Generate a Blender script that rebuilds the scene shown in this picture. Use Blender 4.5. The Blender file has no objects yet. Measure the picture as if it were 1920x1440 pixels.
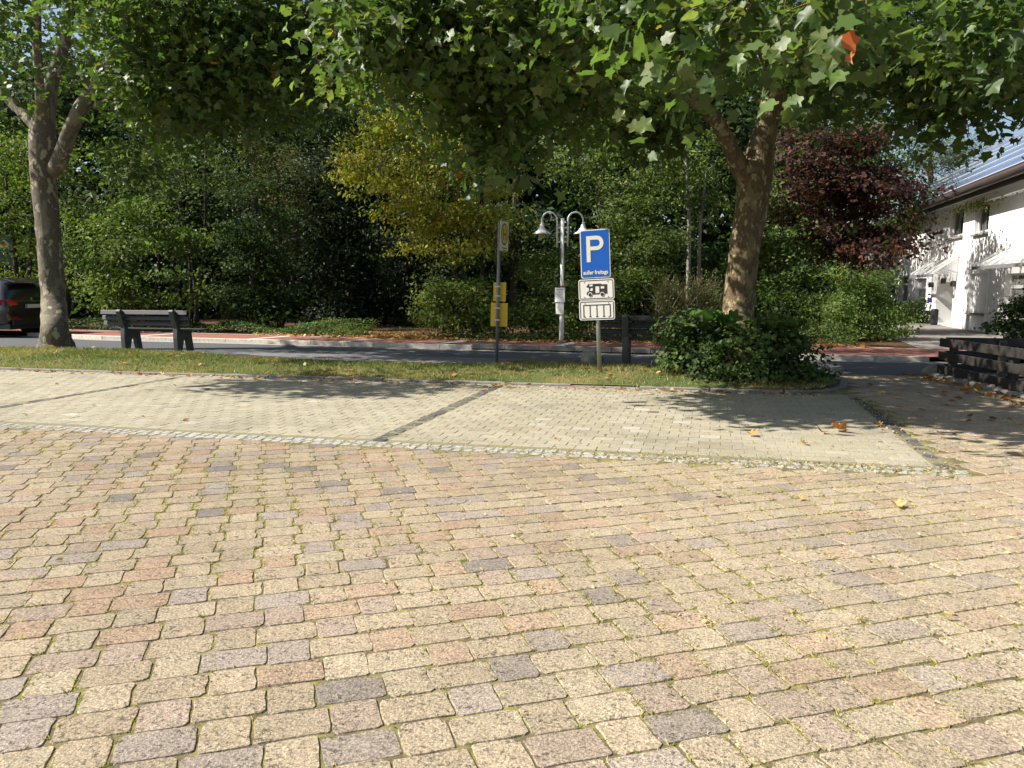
import bpy, bmesh, math, random
import numpy as np
from mathutils import Vector, Matrix

S = bpy.context.scene
COL = S.collection
R = math.radians

# ------------------------------------------------------------------ camera, sky, sun, exposure
FPX, CAM_H = 1500.0, 1.45
PITCH = math.atan(180 / 1500)
YAW = R(14)
cam = bpy.data.cameras.new('camera'); cam_o = bpy.data.objects.new('camera', cam); COL.objects.link(cam_o)
cam.sensor_width = 36; cam.lens = FPX / 1920 * 36; cam.clip_end = 2000; cam.clip_start = .05
cam_o.location = (0, 0, CAM_H); cam_o.rotation_euler = (math.pi / 2 - PITCH, 0, YAW)
S.camera = cam_o

SUN_EL = R(42)
SUN_AZ = R(14)          # direction the shadows run, measured from +X towards +Y
to_sun = Vector((-math.cos(SUN_AZ) * math.cos(SUN_EL), -math.sin(SUN_AZ) * math.cos(SUN_EL), math.sin(SUN_EL)))
W = bpy.data.worlds.new('World'); S.world = W; W.use_nodes = True
wn = W.node_tree.nodes; wl = W.node_tree.links
sky = wn.new('ShaderNodeTexSky'); sky.sky_type = 'NISHITA'; sky.sun_disc = False
sky.sun_elevation = SUN_EL; sky.sun_rotation = math.atan2(to_sun.x, to_sun.y) % (2 * math.pi)
sky.air_density = 1.0; sky.dust_density = 1.8; sky.ozone_density = 1.0
wl.new(sky.outputs[0], wn['Background'].inputs[0]); wn['Background'].inputs[1].default_value = 0.072
sl = bpy.data.lights.new('sun', 'SUN'); sl.energy = 5.0; sl.angle = R(.53); sl.color = (1, .945, .86)
so = bpy.data.objects.new('sun', sl); COL.objects.link(so)
so.rotation_euler = (-to_sun).to_track_quat('-Z', 'Y').to_euler(); so.location = (-20, -10, 30)
S.view_settings.view_transform = 'Standard'; S.view_settings.look = 'None'
S.view_settings.exposure = 1.06; S.view_settings.gamma = 1
S.view_settings.use_curve_mapping = False
S.render.engine = 'CYCLES'
S.cycles.use_denoising = True
S.cycles.max_bounces = 8; S.cycles.transparent_max_bounces = 8
S.cycles.sample_clamp_indirect = 6

# ------------------------------------------------------------------ places
def ray(u, v):
    dx = (u - 960) / FPX; dz = (720 - v) / FPX
    y = math.cos(PITCH) + dz * math.sin(PITCH); z = -math.sin(PITCH) + dz * math.cos(PITCH)
    c, s = math.cos(YAW), math.sin(YAW)
    return Vector((dx * c - y * s, dx * s + y * c, z))
def G(u, v, z=0.0):
    r = ray(u, v); t = (z - CAM_H) / r.z
    return Vector((r.x * t, r.y * t, z))
def WD(u, v, d):                      # point at distance d along the optical axis
    return Vector((0, 0, CAM_H)) + ray(u, v) * d
def onX(u, v, X):
    r = ray(u, v); t = X / r.x
    return Vector((X, r.y * t, CAM_H + r.z * t))
def onY(u, v, Y):
    r = ray(u, v); t = Y / r.y
    return Vector((r.x * t, Y, CAM_H + r.z * t))

# ------------------------------------------------------------------ objects
def link(name, data, parent=None, loc=None, rot=None):
    o = bpy.data.objects.new(name, data); COL.objects.link(o)
    if parent is not None: o.parent = parent
    if loc is not None: o.location = loc
    if rot is not None: o.rotation_euler = rot
    return o
def tag(o, label=None, cat=None, group=None, kind=None):
    if label: o['label'] = label
    if cat: o['category'] = cat
    if group: o['group'] = group
    if kind: o['kind'] = kind
    return o
def thing(name, label, cat, loc=(0, 0, 0), rot=(0, 0, 0), group=None):
    return tag(link(name, None, None, loc, rot), label, cat, group)

class MB:
    def __init__(s): s.v = []; s.f = []
    def add(s, vs, fs):
        b = len(s.v); s.v += [tuple(p) for p in vs]; s.f += [tuple(i + b for i in f) for f in fs]; return s
    def box(s, x0, x1, y0, y1, z0, z1):
        return s.add([(x0,y0,z0),(x1,y0,z0),(x1,y1,z0),(x0,y1,z0),(x0,y0,z1),(x1,y0,z1),(x1,y1,z1),(x0,y1,z1)],
                     [(0,3,2,1),(4,5,6,7),(0,1,5,4),(1,2,6,5),(2,3,7,6),(3,0,4,7)])
    def prism(s, pts, axis, a, b):       # 2D outline pushed from a to b along an axis
        def P(p, t):
            return {'x': (t, p[0], p[1]), 'y': (p[0], t, p[1]), 'z': (p[0], p[1], t)}[axis]
        n = len(pts); vs = [P(p, a) for p in pts] + [P(p, b) for p in pts]
        fs = [tuple(range(n)), tuple(range(2 * n - 1, n - 1, -1))]
        fs += [(i, n + i, n + (i + 1) % n, (i + 1) % n) for i in range(n)]
        return s.add(vs, fs)
    def tube(s, pts, rad, n=10, cap=True, wob=0, rng=None):
        pts = [Vector(p) for p in pts]; m = len(pts)
        if not hasattr(rad, '__len__'): rad = [rad] * m
        t0 = (pts[1] - pts[0]).normalized()
        ref = Vector((1, 0, 0)) if abs(t0.x) < .8 else Vector((0, 1, 0))
        vs = []
        for i, p in enumerate(pts):
            t = (pts[min(i + 1, m - 1)] - pts[max(i - 1, 0)]).normalized()
            u = (ref - t * ref.dot(t)).normalized(); w = t.cross(u); ref = u
            for k in range(n):
                a = 2 * math.pi * k / n
                rr = rad[i] * (1 + (wob * (rng.random() - .5) if wob else 0))
                vs.append(p + (u * math.cos(a) + w * math.sin(a)) * rr)
        fs = [(i * n + k, i * n + (k + 1) % n, (i + 1) * n + (k + 1) % n, (i + 1) * n + k) for i in range(m - 1) for k in range(n)]
        if cap: fs += [tuple(range(n - 1, -1, -1)), tuple((m - 1) * n + k for k in range(n))]
        return s.add(vs, fs)
    def lathe(s, prof, c=(0, 0, 0), n=20):      # profile (r, z) about Z
        vs = []; m = len(prof)
        for r, z in prof:
            for k in range(n):
                a = 2 * math.pi * k / n; vs.append((c[0] + r * math.cos(a), c[1] + r * math.sin(a), c[2] + z))
        fs = [(i * n + k, i * n + (k + 1) % n, (i + 1) * n + (k + 1) % n, (i + 1) * n + k) for i in range(m - 1) for k in range(n)]
        return s.add(vs, fs)
    def mesh(s, name, mat=None, smooth=False, bevel=0, recalc=True):
        me = bpy.data.meshes.new(name); me.from_pydata(s.v, [], s.f)
        if recalc or bevel:
            bm = bmesh.new(); bm.from_mesh(me)
            if recalc: bmesh.ops.recalc_face_normals(bm, faces=bm.faces)
            if bevel:
                es = [e for e in bm.edges if len(e.link_faces) == 2 and e.calc_face_angle(0) > .6]
                bmesh.ops.bevel(bm, geom=es, offset=bevel, segments=2, affect='EDGES', profile=.6)
            bm.to_mesh(me); bm.free()
        if mat: me.materials.append(mat)
        if smooth:
            me.polygons.foreach_set('use_smooth', [True] * len(me.polygons))
        return me
    def build(s, name, mat=None, parent=None, loc=None, rot=None, smooth=False, bevel=0, recalc=True):
        return link(name, s.mesh(name, mat, smooth, bevel, recalc), parent, loc, rot)

# ------------------------------------------------------------------ materials
def newmat(name):
    m = bpy.data.materials.new(name); m.use_nodes = True
    nt = m.node_tree; return m, nt.nodes, nt.links, nt.nodes['Principled BSDF']
def c4(c): return (c[0], c[1], c[2], 1)
def noise(n, l, scale, detail=4, rough=.6, coord=None, out='Fac'):
    t = n.new('ShaderNodeTexNoise'); t.inputs['Scale'].default_value = scale
    t.inputs['Detail'].default_value = detail; t.inputs['Roughness'].default_value = rough
    if coord is not None: l.new(coord, t.inputs['Vector'])
    return t.outputs[out]
def ramp(n, l, fac, stops):
    r = n.new('ShaderNodeValToRGB'); e = r.color_ramp.elements
    while len(e) < len(stops): e.new(.5)
    for i, (p, c) in enumerate(stops): e[i].position = p; e[i].color = c4(c) if hasattr(c, '__len__') else (c, c, c, 1)
    l.new(fac, r.inputs[0]); return r.outputs[0]
def mix(n, l, fac, a, b, mode='MIX'):
    m = n.new('ShaderNodeMix'); m.data_type = 'RGBA'; m.blend_type = mode
    for sock, val in ((m.inputs[0], fac), (m.inputs[6], a), (m.inputs[7], b)):
        if hasattr(val, 'is_linked') or hasattr(val, 'links'): l.new(val, sock)
        elif hasattr(val, '__len__'): sock.default_value = c4(val)
        else: sock.default_value = val
    return m.outputs[2]
def bump(n, l, bsdf, h, strength=.3, dist=.01):
    b = n.new('ShaderNodeBump'); b.inputs['Strength'].default_value = strength; b.inputs['Distance'].default_value = dist
    l.new(h, b.inputs['Height']); l.new(b.outputs[0], bsdf.inputs['Normal']); return b
def wpos(n): return n.new('ShaderNodeNewGeometry').outputs['Position']

def plain(name, col, rough=.6, metal=0, var=.15, scale=8, spec=.5, bmp=0, bscale=60):
    m, n, l, b = newmat(name); p = wpos(n)
    f = noise(n, l, scale, 5, .65, p)
    lo = [c * (1 - var) for c in col]; hi = [min(1, c * (1 + var)) for c in col]
    l.new(ramp(n, l, f, [(.3, lo), (.7, hi)]), b.inputs['Base Color'])
    b.inputs['Roughness'].default_value = rough; b.inputs['Metallic'].default_value = metal
    b.inputs['Specular IOR Level'].default_value = spec
    if bmp: bump(n, l, b, noise(n, l, bscale, 5, .7, p), bmp, .01)
    return m

def stone_mat(name, source, grain=95, pit=.75, rough=.9, bmp=1.0, dust=None):
    """paving stone: colour of each stone from the object or a colour attribute, grain and pits on top"""
    m, n, l, b = newmat(name); p = wpos(n)
    if source == 'object': base = n.new('ShaderNodeObjectInfo').outputs['Color']
    else:
        a = n.new('ShaderNodeAttribute'); a.attribute_name = 'tint'; base = a.outputs['Color']
    g1 = noise(n, l, grain, 3, .7, p); g2 = noise(n, l, grain * .22, 4, .7, p)
    col = mix(n, l, 1.0, base, ramp(n, l, g1, [(.27, .38), (.5, 1.0), (.72, 1.72)]), 'MULTIPLY')
    col = mix(n, l, 1.0, col, ramp(n, l, g2, [(.3, .80), (.7, 1.18)]), 'MULTIPLY')
    pits = ramp(n, l, noise(n, l, grain * .45, 5, .8, p), [(.37, 1.0), (.45, 0.0)])
    cl = ramp(n, l, noise(n, l, 9, 2, .5, p), [(.4, .15), (.65, 1.0)])
    pm = mix(n, l, 1.0, pits, cl, 'MULTIPLY')
    pf = n.new('ShaderNodeMath'); pf.operation = 'MULTIPLY'; pf.inputs[1].default_value = pit; l.new(pm, pf.inputs[0])
    col = mix(n, l, pf.outputs[0], col, (.045, .038, .034))
    big = ramp(n, l, noise(n, l, .75, 6, .62, p), [(.30, .80), (.5, 1.0), (.72, 1.10)])
    col = mix(n, l, 1.0, col, big, 'MULTIPLY')
    st = ramp(n, l, noise(n, l, 2.6, 4, .55, p), [(.68, 0.0), (.76, .30)])
    col = mix(n, l, st, col, (.10, .09, .075))
    if dust:
        d = ramp(n, l, noise(n, l, 1.3, 5, .6, p), [(.42, 0.0), (.75, .55)])
        col = mix(n, l, d, col, dust)
    l.new(col, b.inputs['Base Color']); b.inputs['Roughness'].default_value = rough
    b.inputs['Specular IOR Level'].default_value = .25
    h = n.new('ShaderNodeMath'); h.operation = 'SUBTRACT'; l.new(g1, h.inputs[0]); l.new(pf.outputs[0], h.inputs[1])
    bump(n, l, b, h.outputs[0], bmp, .006)
    return m

def leaf_mat(name, trans=.35, gloss=.35, spec=.5):
    m, n, l, b = newmat(name)
    a = n.new('ShaderNodeAttribute'); a.attribute_name = 'tint'
    l.new(a.outputs['Color'], b.inputs['Base Color']); b.inputs['Roughness'].default_value = gloss
    b.inputs['Specular IOR Level'].default_value = spec
    t = n.new('ShaderNodeBsdfTranslucent')
    tc = mix(n, l, 1.0, a.outputs['Color'], (1.35, 1.5, .75), 'MULTIPLY'); l.new(tc, t.inputs['Color'])
    ms = n.new('ShaderNodeMixShader'); ms.inputs[0].default_value = trans
    l.new(b.outputs[0], ms.inputs[1]); l.new(t.outputs[0], ms.inputs[2])
    l.new(ms.outputs[0], n['Material Output'].inputs['Surface'])
    return m

M = {}
M['stone_o'] = stone_mat('paving_stone_single', 'object')
M['stone_a'] = stone_mat('paving_stone_many', 'attr')
M['bay_o'] = stone_mat('bay_block_single', 'object', 130, .3, .9, .5)
M['bay_a'] = stone_mat('bay_block_many', 'attr', 130, .3, .9, .5)
M['leaf_plane'] = leaf_mat('plane_leaf', .45, .46, .42)
M['leaf_wood'] = leaf_mat('woodland_leaf', .34, .6, .18)
M['leaf_matt'] = leaf_mat('matt_leaf', .25, .6, .3)
M['grass'] = leaf_mat('grass_blade', .3, .6, .25)
M['steel'] = plain('galvanised_steel', (.42, .43, .44), .42, .6, .1, 20)
M['steel_dark'] = plain('weathered_post', (.20, .20, .20), .55, .3, .15, 14)
M['white_paint'] = plain('white_paint', (.80, .80, .78), .35, 0, .05, 6)
M['black'] = plain('black_plastic', (.02, .02, .022), .45, 0, .1)
M['bench_wood'] = plain('bench_slat', (.028, .027, .027), .5, 0, .35, 14, .4, .2, 90)
M['bench_metal'] = plain('bench_support', (.062, .070, .072), .55, 0, .15, 10, .4)
M['fence_wood'] = plain('dark_stained_timber', (.030, .026, .023), .6, 0, .35, 16, .35, .3, 70)
M['boulder'] = plain('boulder_rock', (.20, .19, .17), .9, 0, .45, 9, .3, .7, 30)
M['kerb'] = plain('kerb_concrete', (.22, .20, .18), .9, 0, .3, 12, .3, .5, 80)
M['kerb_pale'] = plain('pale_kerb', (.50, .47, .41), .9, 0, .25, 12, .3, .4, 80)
M['glass'] = plain('window_glass', (.02, .022, .024), .06, 0, .1, 3, .8)
M['curtained'] = plain('window_glass_curtain', (.23, .23, .21), .08, 0, .25, 6, .7)

# ------------------------------------------------------------------ leaf meshes
_h = [(.28, -.06, .04), (.50, .06, .05), (.40, .27, .06), (.66, .46, .02), (.52, .60, .04), (.27, .67, .04), (.15, .86, -.02)]
_o = [(0, 0, 0)] + _h + [(0, 1.08, -.14)] + [(-x, y, z) for x, y, z in _h[::-1]]
PLANE_LEAF = (np.array([(0, .36, -.035)] + _o, float), np.array([(0, i, i + 1) for i in range(1, len(_o))] + [(0, len(_o), 1)]))
OVAL_LEAF = (np.array([(0, 0, 0), (.30, .45, .09), (0, 1, -.08), (-.30, .45, .09)], float), np.array([(0, 1, 2), (0, 2, 3)]))
LOBED_LEAF = (np.array([(0, 0, 0), (.42, .25, .05), (.22, .5, .03), (.38, .75, .04), (0, 1, -.08), (-.38, .75, .04), (-.22, .5, .03), (-.42, .25, .05)], float),
              np.array([(0, 1, 2), (0, 2, 6), (0, 6, 7), (2, 3, 4), (2, 4, 6), (6, 4, 5)]))
NEEDLE = (np.array([(-.08, 0, 0), (.08, 0, 0), (0, 1, .05)], float), np.array([(0, 1, 2)]))
TRIS = [0]
def nrm(a): return a / np.maximum(1e-9, np.linalg.norm(a, axis=1, keepdims=True))
def leaves_mesh(name, P, N, T, size, tmpl, colr, mat):
    V, F = tmpl; n = len(P); m = len(V)
    N = nrm(N); T = nrm(T - N * np.sum(T * N, 1, keepdims=True)); B = np.cross(T, N)
    sz = size[:, None, None]
    curl = np.random.default_rng(n + int(abs(P[0, 0]) * 1000)).uniform(-.6, 2.6, (n, 1, 1))
    B = B * np.random.default_rng(n + 7).uniform(.62, 1.08, (n, 1))
    vs = P[:, None, :] + sz * (V[None, :, 0:1] * B[:, None, :] + V[None, :, 1:2] * T[:, None, :] + V[None, :, 2:3] * curl * N[:, None, :])
    vs = vs.reshape(-1, 3).astype(np.float32)
    fs = (F[None, :, :] + (np.arange(n) * m)[:, None, None]).reshape(-1, 3).astype(np.int32)
    me = bpy.data.meshes.new(name)
    me.vertices.add(len(vs)); me.vertices.foreach_set('co', vs.ravel())
    me.loops.add(fs.size); me.loops.foreach_set('vertex_index', fs.ravel())
    me.polygons.add(len(fs)); me.polygons.foreach_set('loop_start', np.arange(0, fs.size, 3, dtype=np.int32))
    me.polygons.foreach_set('loop_total', np.full(len(fs), 3, np.int32))
    me.polygons.foreach_set('use_smooth', np.full(len(fs), m > 10)); me.update(calc_edges=True)
    a = me.attributes.new('tint', 'FLOAT_COLOR', 'POINT')
    cc = np.ones((n, m, 4), np.float32); cc[:, :, :3] = np.clip(colr, 0.002, 1)[:, None, :]
    a.data.foreach_set('color', cc.ravel())
    me.materials.append(mat); TRIS[0] += len(fs)
    return me
def tints(rng, cl, pal, wts, jit=.22):
    """one palette colour per cluster id, jittered per leaf"""
    pal = np.array(pal, float); w = np.array(wts, float); w /= w.sum()
    k = int(cl.max()) + 1
    base = pal[rng.choice(len(pal), k, p=w)] * rng.uniform(.78, 1.22, (k, 1))
    return base[cl] * rng.uniform(1 - jit, 1 + jit, (len(cl), 1)) * rng.uniform(.93, 1.07, (len(cl), 3))
def in_blobs(rng, blobs, n, a=3.0, b=1.15):
    c = np.array([list(x[0]) for x in blobs], float); r = np.array([x[1] for x in blobs], float)
    w = np.array([x[2] if len(x) > 2 else x[1][0] * x[1][1] * x[1][2] for x in blobs], float)
    k = rng.choice(len(blobs), n, p=w / w.sum())
    d = nrm(rng.normal(size=(n, 3))); rr = rng.beta(a, b, n)[:, None]
    return c[k] + d * rr * r[k], d
def foliage(seed, blobs, nclus, per, size, spread, pal, wts, mat, tmpl=OVAL_LEAF, up=.7, out=.5, rnd=.7, droop=.35, name='crown', zmin=.1, centres=None, outward=None, jit=.22, flat=.6):
    rng = np.random.default_rng(seed)
    if centres is None:
        ns = max(3, nclus // 11); SC, SO = in_blobs(rng, blobs, ns, 4.0, 1.1)
        k = rng.integers(0, ns, nclus); C = SC[k] + rng.normal(size=(nclus, 3)) * spread * np.array([1.6, 1.6, .55]); O = SO[k]
    else: C, O = centres, outward; nclus = len(C)
    cl = np.repeat(np.arange(nclus), per); n = len(cl)
    P = C[cl] + rng.normal(size=(n, 3)) * spread * np.array([1, 1, flat])
    o = O[cl]
    keep = P[:, 2] > zmin; P, o, cl = P[keep], o[keep], cl[keep]; n = len(P)
    N = np.array([0, 0, up]) + o * out + rng.normal(size=(n, 3)) * rnd
    a = rng.uniform(0, 2 * np.pi, n)
    T = np.stack([np.cos(a), np.sin(a), -droop + rng.normal(size=n) * .25], 1) + o * .5
    s = size * rng.uniform(.55, 1.3, n) * rng.uniform(.7, 1.35, nclus)[cl]
    co = tints(rng, cl, pal, wts, jit)
    if tmpl is PLANE_LEAF:          # single leaves already turning
        od = rng.random(n); co[od < .003] = (.28, .22, .035); co[od < .0006] = (.36, .13, .03)
    return leaves_mesh(name, P, N, T, s, tmpl, co, mat)

# ------------------------------------------------------------------ blocks (paving stones, setts)
def blocks_geo(rng, n, lx, ly, ch, inset, drop, depth, jit):
    """n worn stones: a top ring and a foot ring of sixteen points each -> verts (n,32,3), quads (23,4)"""
    hx, hy = lx / 2, ly / 2
    c = np.minimum(ch * rng.uniform(.5, 1.6, (n, 4)), np.minimum(hx, hy)[:, None] * .6)
    ox, oy = np.zeros((n, 16)), np.zeros((n, 16)); k = 0
    cor = [(-1, -1), (1, -1), (1, 1), (-1, 1)]
    for q in range(4):       # side q runs from corner q to corner q+1
        (ax, ay), (bx_, by_) = cor[q], cor[(q + 1) % 4]; ca_, cb_ = c[:, q], c[:, (q + 1) % 4]
        dx, dy = (bx_ - ax) / 2, (by_ - ay) / 2; L = np.where(dx != 0, lx, ly)
        for t in (ca_, L * .36, L * .66, L - cb_):
            ox[:, k] = ax * hx + dx * t; oy[:, k] = ay * hy + dy * t; k += 1
    jx, jy = rng.normal(size=ox.shape) * jit, rng.normal(size=ox.shape) * jit
    v = np.zeros((n, 32, 3))
    kx = 1 - inset / hx[:, None]; ky = 1 - inset / hy[:, None]
    v[:, :16, 0] = ox * kx + jx; v[:, :16, 1] = oy * ky + jy; v[:, :16, 2] = rng.normal(size=(n, 16)) * drop * .12
    v[:, 16:, 0] = ox + jx * .6; v[:, 16:, 1] = oy + jy * .6; v[:, 16:, 2] = -drop - .006
    q = [(i, i + 1, 14 - i, 15 - i) for i in range(7)] + [(i, 16 + i, 16 + (i + 1) % 16, (i + 1) % 16) for i in range(16)]
    return v, np.array(q)
def quads_mesh(name, v, q, mat, tint=None):
    n, m = v.shape[:2]
    vs = v.reshape(-1, 3).astype(np.float32); fs = (q[None] + (np.arange(n) * m)[:, None, None]).reshape(-1, 4).astype(np.int32)
    me = bpy.data.meshes.new(name)
    me.vertices.add(len(vs)); me.vertices.foreach_set('co', vs.ravel())
    me.loops.add(fs.size); me.loops.foreach_set('vertex_index', fs.ravel())
    me.polygons.add(len(fs)); me.polygons.foreach_set('loop_start', np.arange(0, fs.size, 4, dtype=np.int32))
    me.polygons.foreach_set('loop_total', np.full(len(fs), 4, np.int32))
    me.polygons.foreach_set('use_smooth', np.zeros(len(fs), bool)); me.update(calc_edges=True)
    if tint is not None:
        a = me.attributes.new('tint', 'FLOAT_COLOR', 'POINT')
        cc = np.ones((n, m, 4), np.float32); cc[:, :, :3] = tint[:, None, :]; a.data.foreach_set('color', cc.ravel())
    me.materials.append(mat); TRIS[0] += 2 * len(fs)
    return me
def in_frame(x, y):
    c, s = math.cos(YAW), math.sin(YAW)
    r = x * c + y * s; f = -x * s + y * c
    p = f * math.cos(PITCH) + CAM_H * math.sin(PITCH); up = f * math.sin(PITCH) - CAM_H * math.cos(PITCH)
    p = np.maximum(p, .01); u = 960 + FPX * r / p; v = 720 - FPX * up / p
    return (u > 0) & (u < 1920) & (v < 1440) & (f > 0), p
def pave(parent, piece, items, mats, ch, inset, drop, depth, jit, nvar=6, seed=1, cap=300, zj=.003, tilt=.006, rest='more_paving_stones'):
    """items: rows x, y, rot, lx, ly, r, g, b. The cap largest in view are single objects, the rest one mesh"""
    rng = np.random.default_rng(seed); it = np.array(items, float)
    vis, dep = in_frame(it[:, 0], it[:, 1])
    order = np.lexsort((dep, ~vis)); near = order[:cap]; far = order[cap:]
    var = {}
    for i in near:
        x, y, rot, lx, ly, r, g, b = it[i]
        key = (round(lx * 400) / 400, round(ly * 400) / 400, int(rng.integers(nvar)))
        if key not in var:
            v, q = blocks_geo(rng, 1, np.array([key[0]]), np.array([key[1]]), ch, inset, drop, depth, jit)
            var[key] = quads_mesh(piece, v, q, mats[0])
        o = link(piece, var[key], parent, (x, y, rng.normal() * zj), (rng.normal() * tilt, rng.normal() * tilt, rot + (math.pi if rng.random() < .5 else 0)))
        o.color = (r, g, b, 1)
    if len(far):
        f = it[far]; n = len(f)
        v, q = blocks_geo(rng, n, f[:, 3], f[:, 4], ch, inset, drop, depth, jit)
        v[:, :, 2] += rng.normal(size=(n, 1)) * zj + v[:, :, 0] * rng.normal(size=(n, 1)) * tilt + v[:, :, 1] * rng.normal(size=(n, 1)) * tilt
        c, s = np.cos(f[:, 2])[:, None], np.sin(f[:, 2])[:, None]
        X = v[:, :, 0] * c - v[:, :, 1] * s + f[:, 0:1]; Y = v[:, :, 0] * s + v[:, :, 1] * c + f[:, 1:2]
        v[:, :, 0], v[:, :, 1] = X, Y
        o = link(rest, quads_mesh(rest, v, q, mats[1], f[:, 5:8]), parent)
        o['kind'] = 'stuff'
def sheet(name, pts, z, mat, parent=None, kind='structure'):
    me = bpy.data.meshes.new(name); me.from_pydata([(p[0], p[1], z) for p in pts], [], [tuple(range(len(pts)))])
    bm = bmesh.new(); bm.from_mesh(me)
    for f in bm.faces:
        if f.normal.z < 0: f.normal_flip()
    bmesh.ops.triangulate(bm, faces=bm.faces); bm.to_mesh(me); bm.free()
    me.materials.append(mat); o = link(name, me, parent)
    if kind and parent is None: o['kind'] = kind
    return o

# ---- ground
def earth_mat(name, a, b_, c=None, s1=.9, s2=14):
    m, n, l, b = newmat(name); p = wpos(n)
    col = ramp(n, l, noise(n, l, s2, 6, .7, p), [(.3, a), (.7, b_)])
    if c is not None: col = mix(n, l, ramp(n, l, noise(n, l, s1, 5, .6, p), [(.45, 0.0), (.6, .9)]), col, c)
    l.new(col, b.inputs['Base Color']); b.inputs['Roughness'].default_value = .95; b.inputs['Specular IOR Level'].default_value = .15
    bump(n, l, b, noise(n, l, s2 * 2, 6, .7, p), .6, .02); return m
M['earth'] = earth_mat('earth', (.05, .042, .03), (.09, .075, .05), (.06, .075, .025))
M['joint'] = earth_mat('mossy_joint', (.10, .082, .052), (.20, .17, .085), (.27, .245, .075), 7, 60)
M['bayjoint'] = earth_mat('bay_joint', (.17, .155, .11), (.27, .25, .17), (.24, .23, .11), 3, 60)
M['litter_floor'] = earth_mat('woodland_floor', (.045, .028, .015), (.13, .07, .03), (.06, .04, .02), 2, 20)
M['lawn_soil'] = earth_mat('lawn_soil', (.05, .075, .022), (.09, .12, .035), (.17, .145, .055), .7, 20)
ground = sheet('ground', [(-300, -300), (300, -300), (300, 400), (-300, 400)], -.12, M['earth'])

def asphalt():
    m, n, l, b = newmat('asphalt'); p = wpos(n)
    col = ramp(n, l, noise(n, l, 140, 3, .8, p), [(.3, (.045, .049, .055)), (.7, (.09, .096, .104))])
    col = mix(n, l, ramp(n, l, noise(n, l, .5, 5, .6, p), [(.4, 0.0), (.7, .5)]), col, (.085, .088, .092))
    l.new(col, b.inputs['Base Color']); b.inputs['Roughness'].default_value = .8; b.inputs['Specular IOR Level'].default_value = .4
    bump(n, l, b, noise(n, l, 160, 3, .8, p), .5, .006); return m
M['asphalt'] = asphalt()
M['red_path'] = plain('red_path_pavers', (.25, .105, .078), .9, 0, .25, 30, .2, .4, 120)
M['forecourt'] = plain('grey_forecourt_pavers', (.20, .18, .165), .9, 0, .25, 9, .2, .4, 70)
M['platform'] = plain('stop_platform_pavers', (.155, .15, .145), .9, 0, .25, 12, .2, .4, 70)

def extend(pts, xl, xr):
    a, b = pts[0], pts[1]; k = (b[1] - a[1]) / (b[0] - a[0]); L = (xl, a[1] + k * .5 * (xl - a[0]))
    a, b = pts[-2], pts[-1]; k = (b[1] - a[1]) / (b[0] - a[0]); Rr = (xr, b[1] + k * .3 * (xr - b[0]))
    return [L] + [(p[0], p[1]) for p in pts] + [Rr]
def resample(pts, step=1.0):
    out = []
    for (x0, y0), (x1, y1) in zip(pts[:-1], pts[1:]):
        n = max(1, int(math.hypot(x1 - x0, y1 - y0) / step))
        out += [(x0 + (x1 - x0) * i / n, y0 + (y1 - y0) * i / n) for i in range(n)]
    return out + [pts[-1]]
def offs(pts, d):           # shift every point of a line in Y
    return [(x, y + d) for x, y in pts]
def y_on(pts, x):
    for (x0, y0), (x1, y1) in zip(pts[:-1], pts[1:]):
        if x0 <= x <= x1: return y0 + (y1 - y0) * (x - x0) / (x1 - x0)
    return pts[0][1] if x < pts[0][0] else pts[-1][1]
PZ = .09
ROADFAR = extend([tuple(G(u, v, PZ)[:2]) for u, v in ((60, 624), (200, 630), (480, 636.5), (830, 646), (1080, 652.5), (1540, 665), (1740, 669))], -70, 60)
REDFAR = extend([tuple(G(u, v, PZ)[:2]) for u, v in ((60, 616), (200, 620), (480, 627.5), (800, 637), (1080, 642.5), (1300, 646), (1540, 650), (1760, 654))], -70, 60)
NEAR = [(-70, 17.2), (-25, 15.9), (-14, 15.15), (-9.3, 14.75), (-3.4, 14.55), (2.0, 14.5), (4, 14.75), (60, 14.9)]
road = sheet('road', NEAR + offs(ROADFAR, .06)[::-1], -.004, M['asphalt'])
red = sheet('red_cycle_path', ROADFAR + REDFAR[::-1], PZ, M['red_path'])
# far kerb: separate stones
rng0 = random.Random(3)
kerb_far = tag(link('kerb', None), kind='structure')
line = resample([p for p in ROADFAR if -36 < p[0] < 20], .8)
for i in range(len(line) - 1):
    a, b = Vector((*line[i], 0)), Vector((*line[i + 1], 0)); L = (b - a).length
    mb = MB().box(-L / 2 + .004, L / 2 - .004, -.16, 0, -.1, .012)
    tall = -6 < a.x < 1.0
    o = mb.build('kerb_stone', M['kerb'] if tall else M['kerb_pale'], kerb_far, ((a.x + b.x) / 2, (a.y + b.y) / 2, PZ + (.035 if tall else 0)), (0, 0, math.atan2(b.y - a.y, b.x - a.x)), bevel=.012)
gut = sheet('gutter', offs(ROADFAR, -.52) + offs(ROADFAR, -.1)[::-1], .001, plain('gutter_setts', (.30, .28, .245), .9, 0, .3, 25, .2, .5, 60))
edge = sheet('path_edging', offs(REDFAR, -.09) + offs(REDFAR, .03)[::-1], PZ + .004, M['kerb_pale'])
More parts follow.
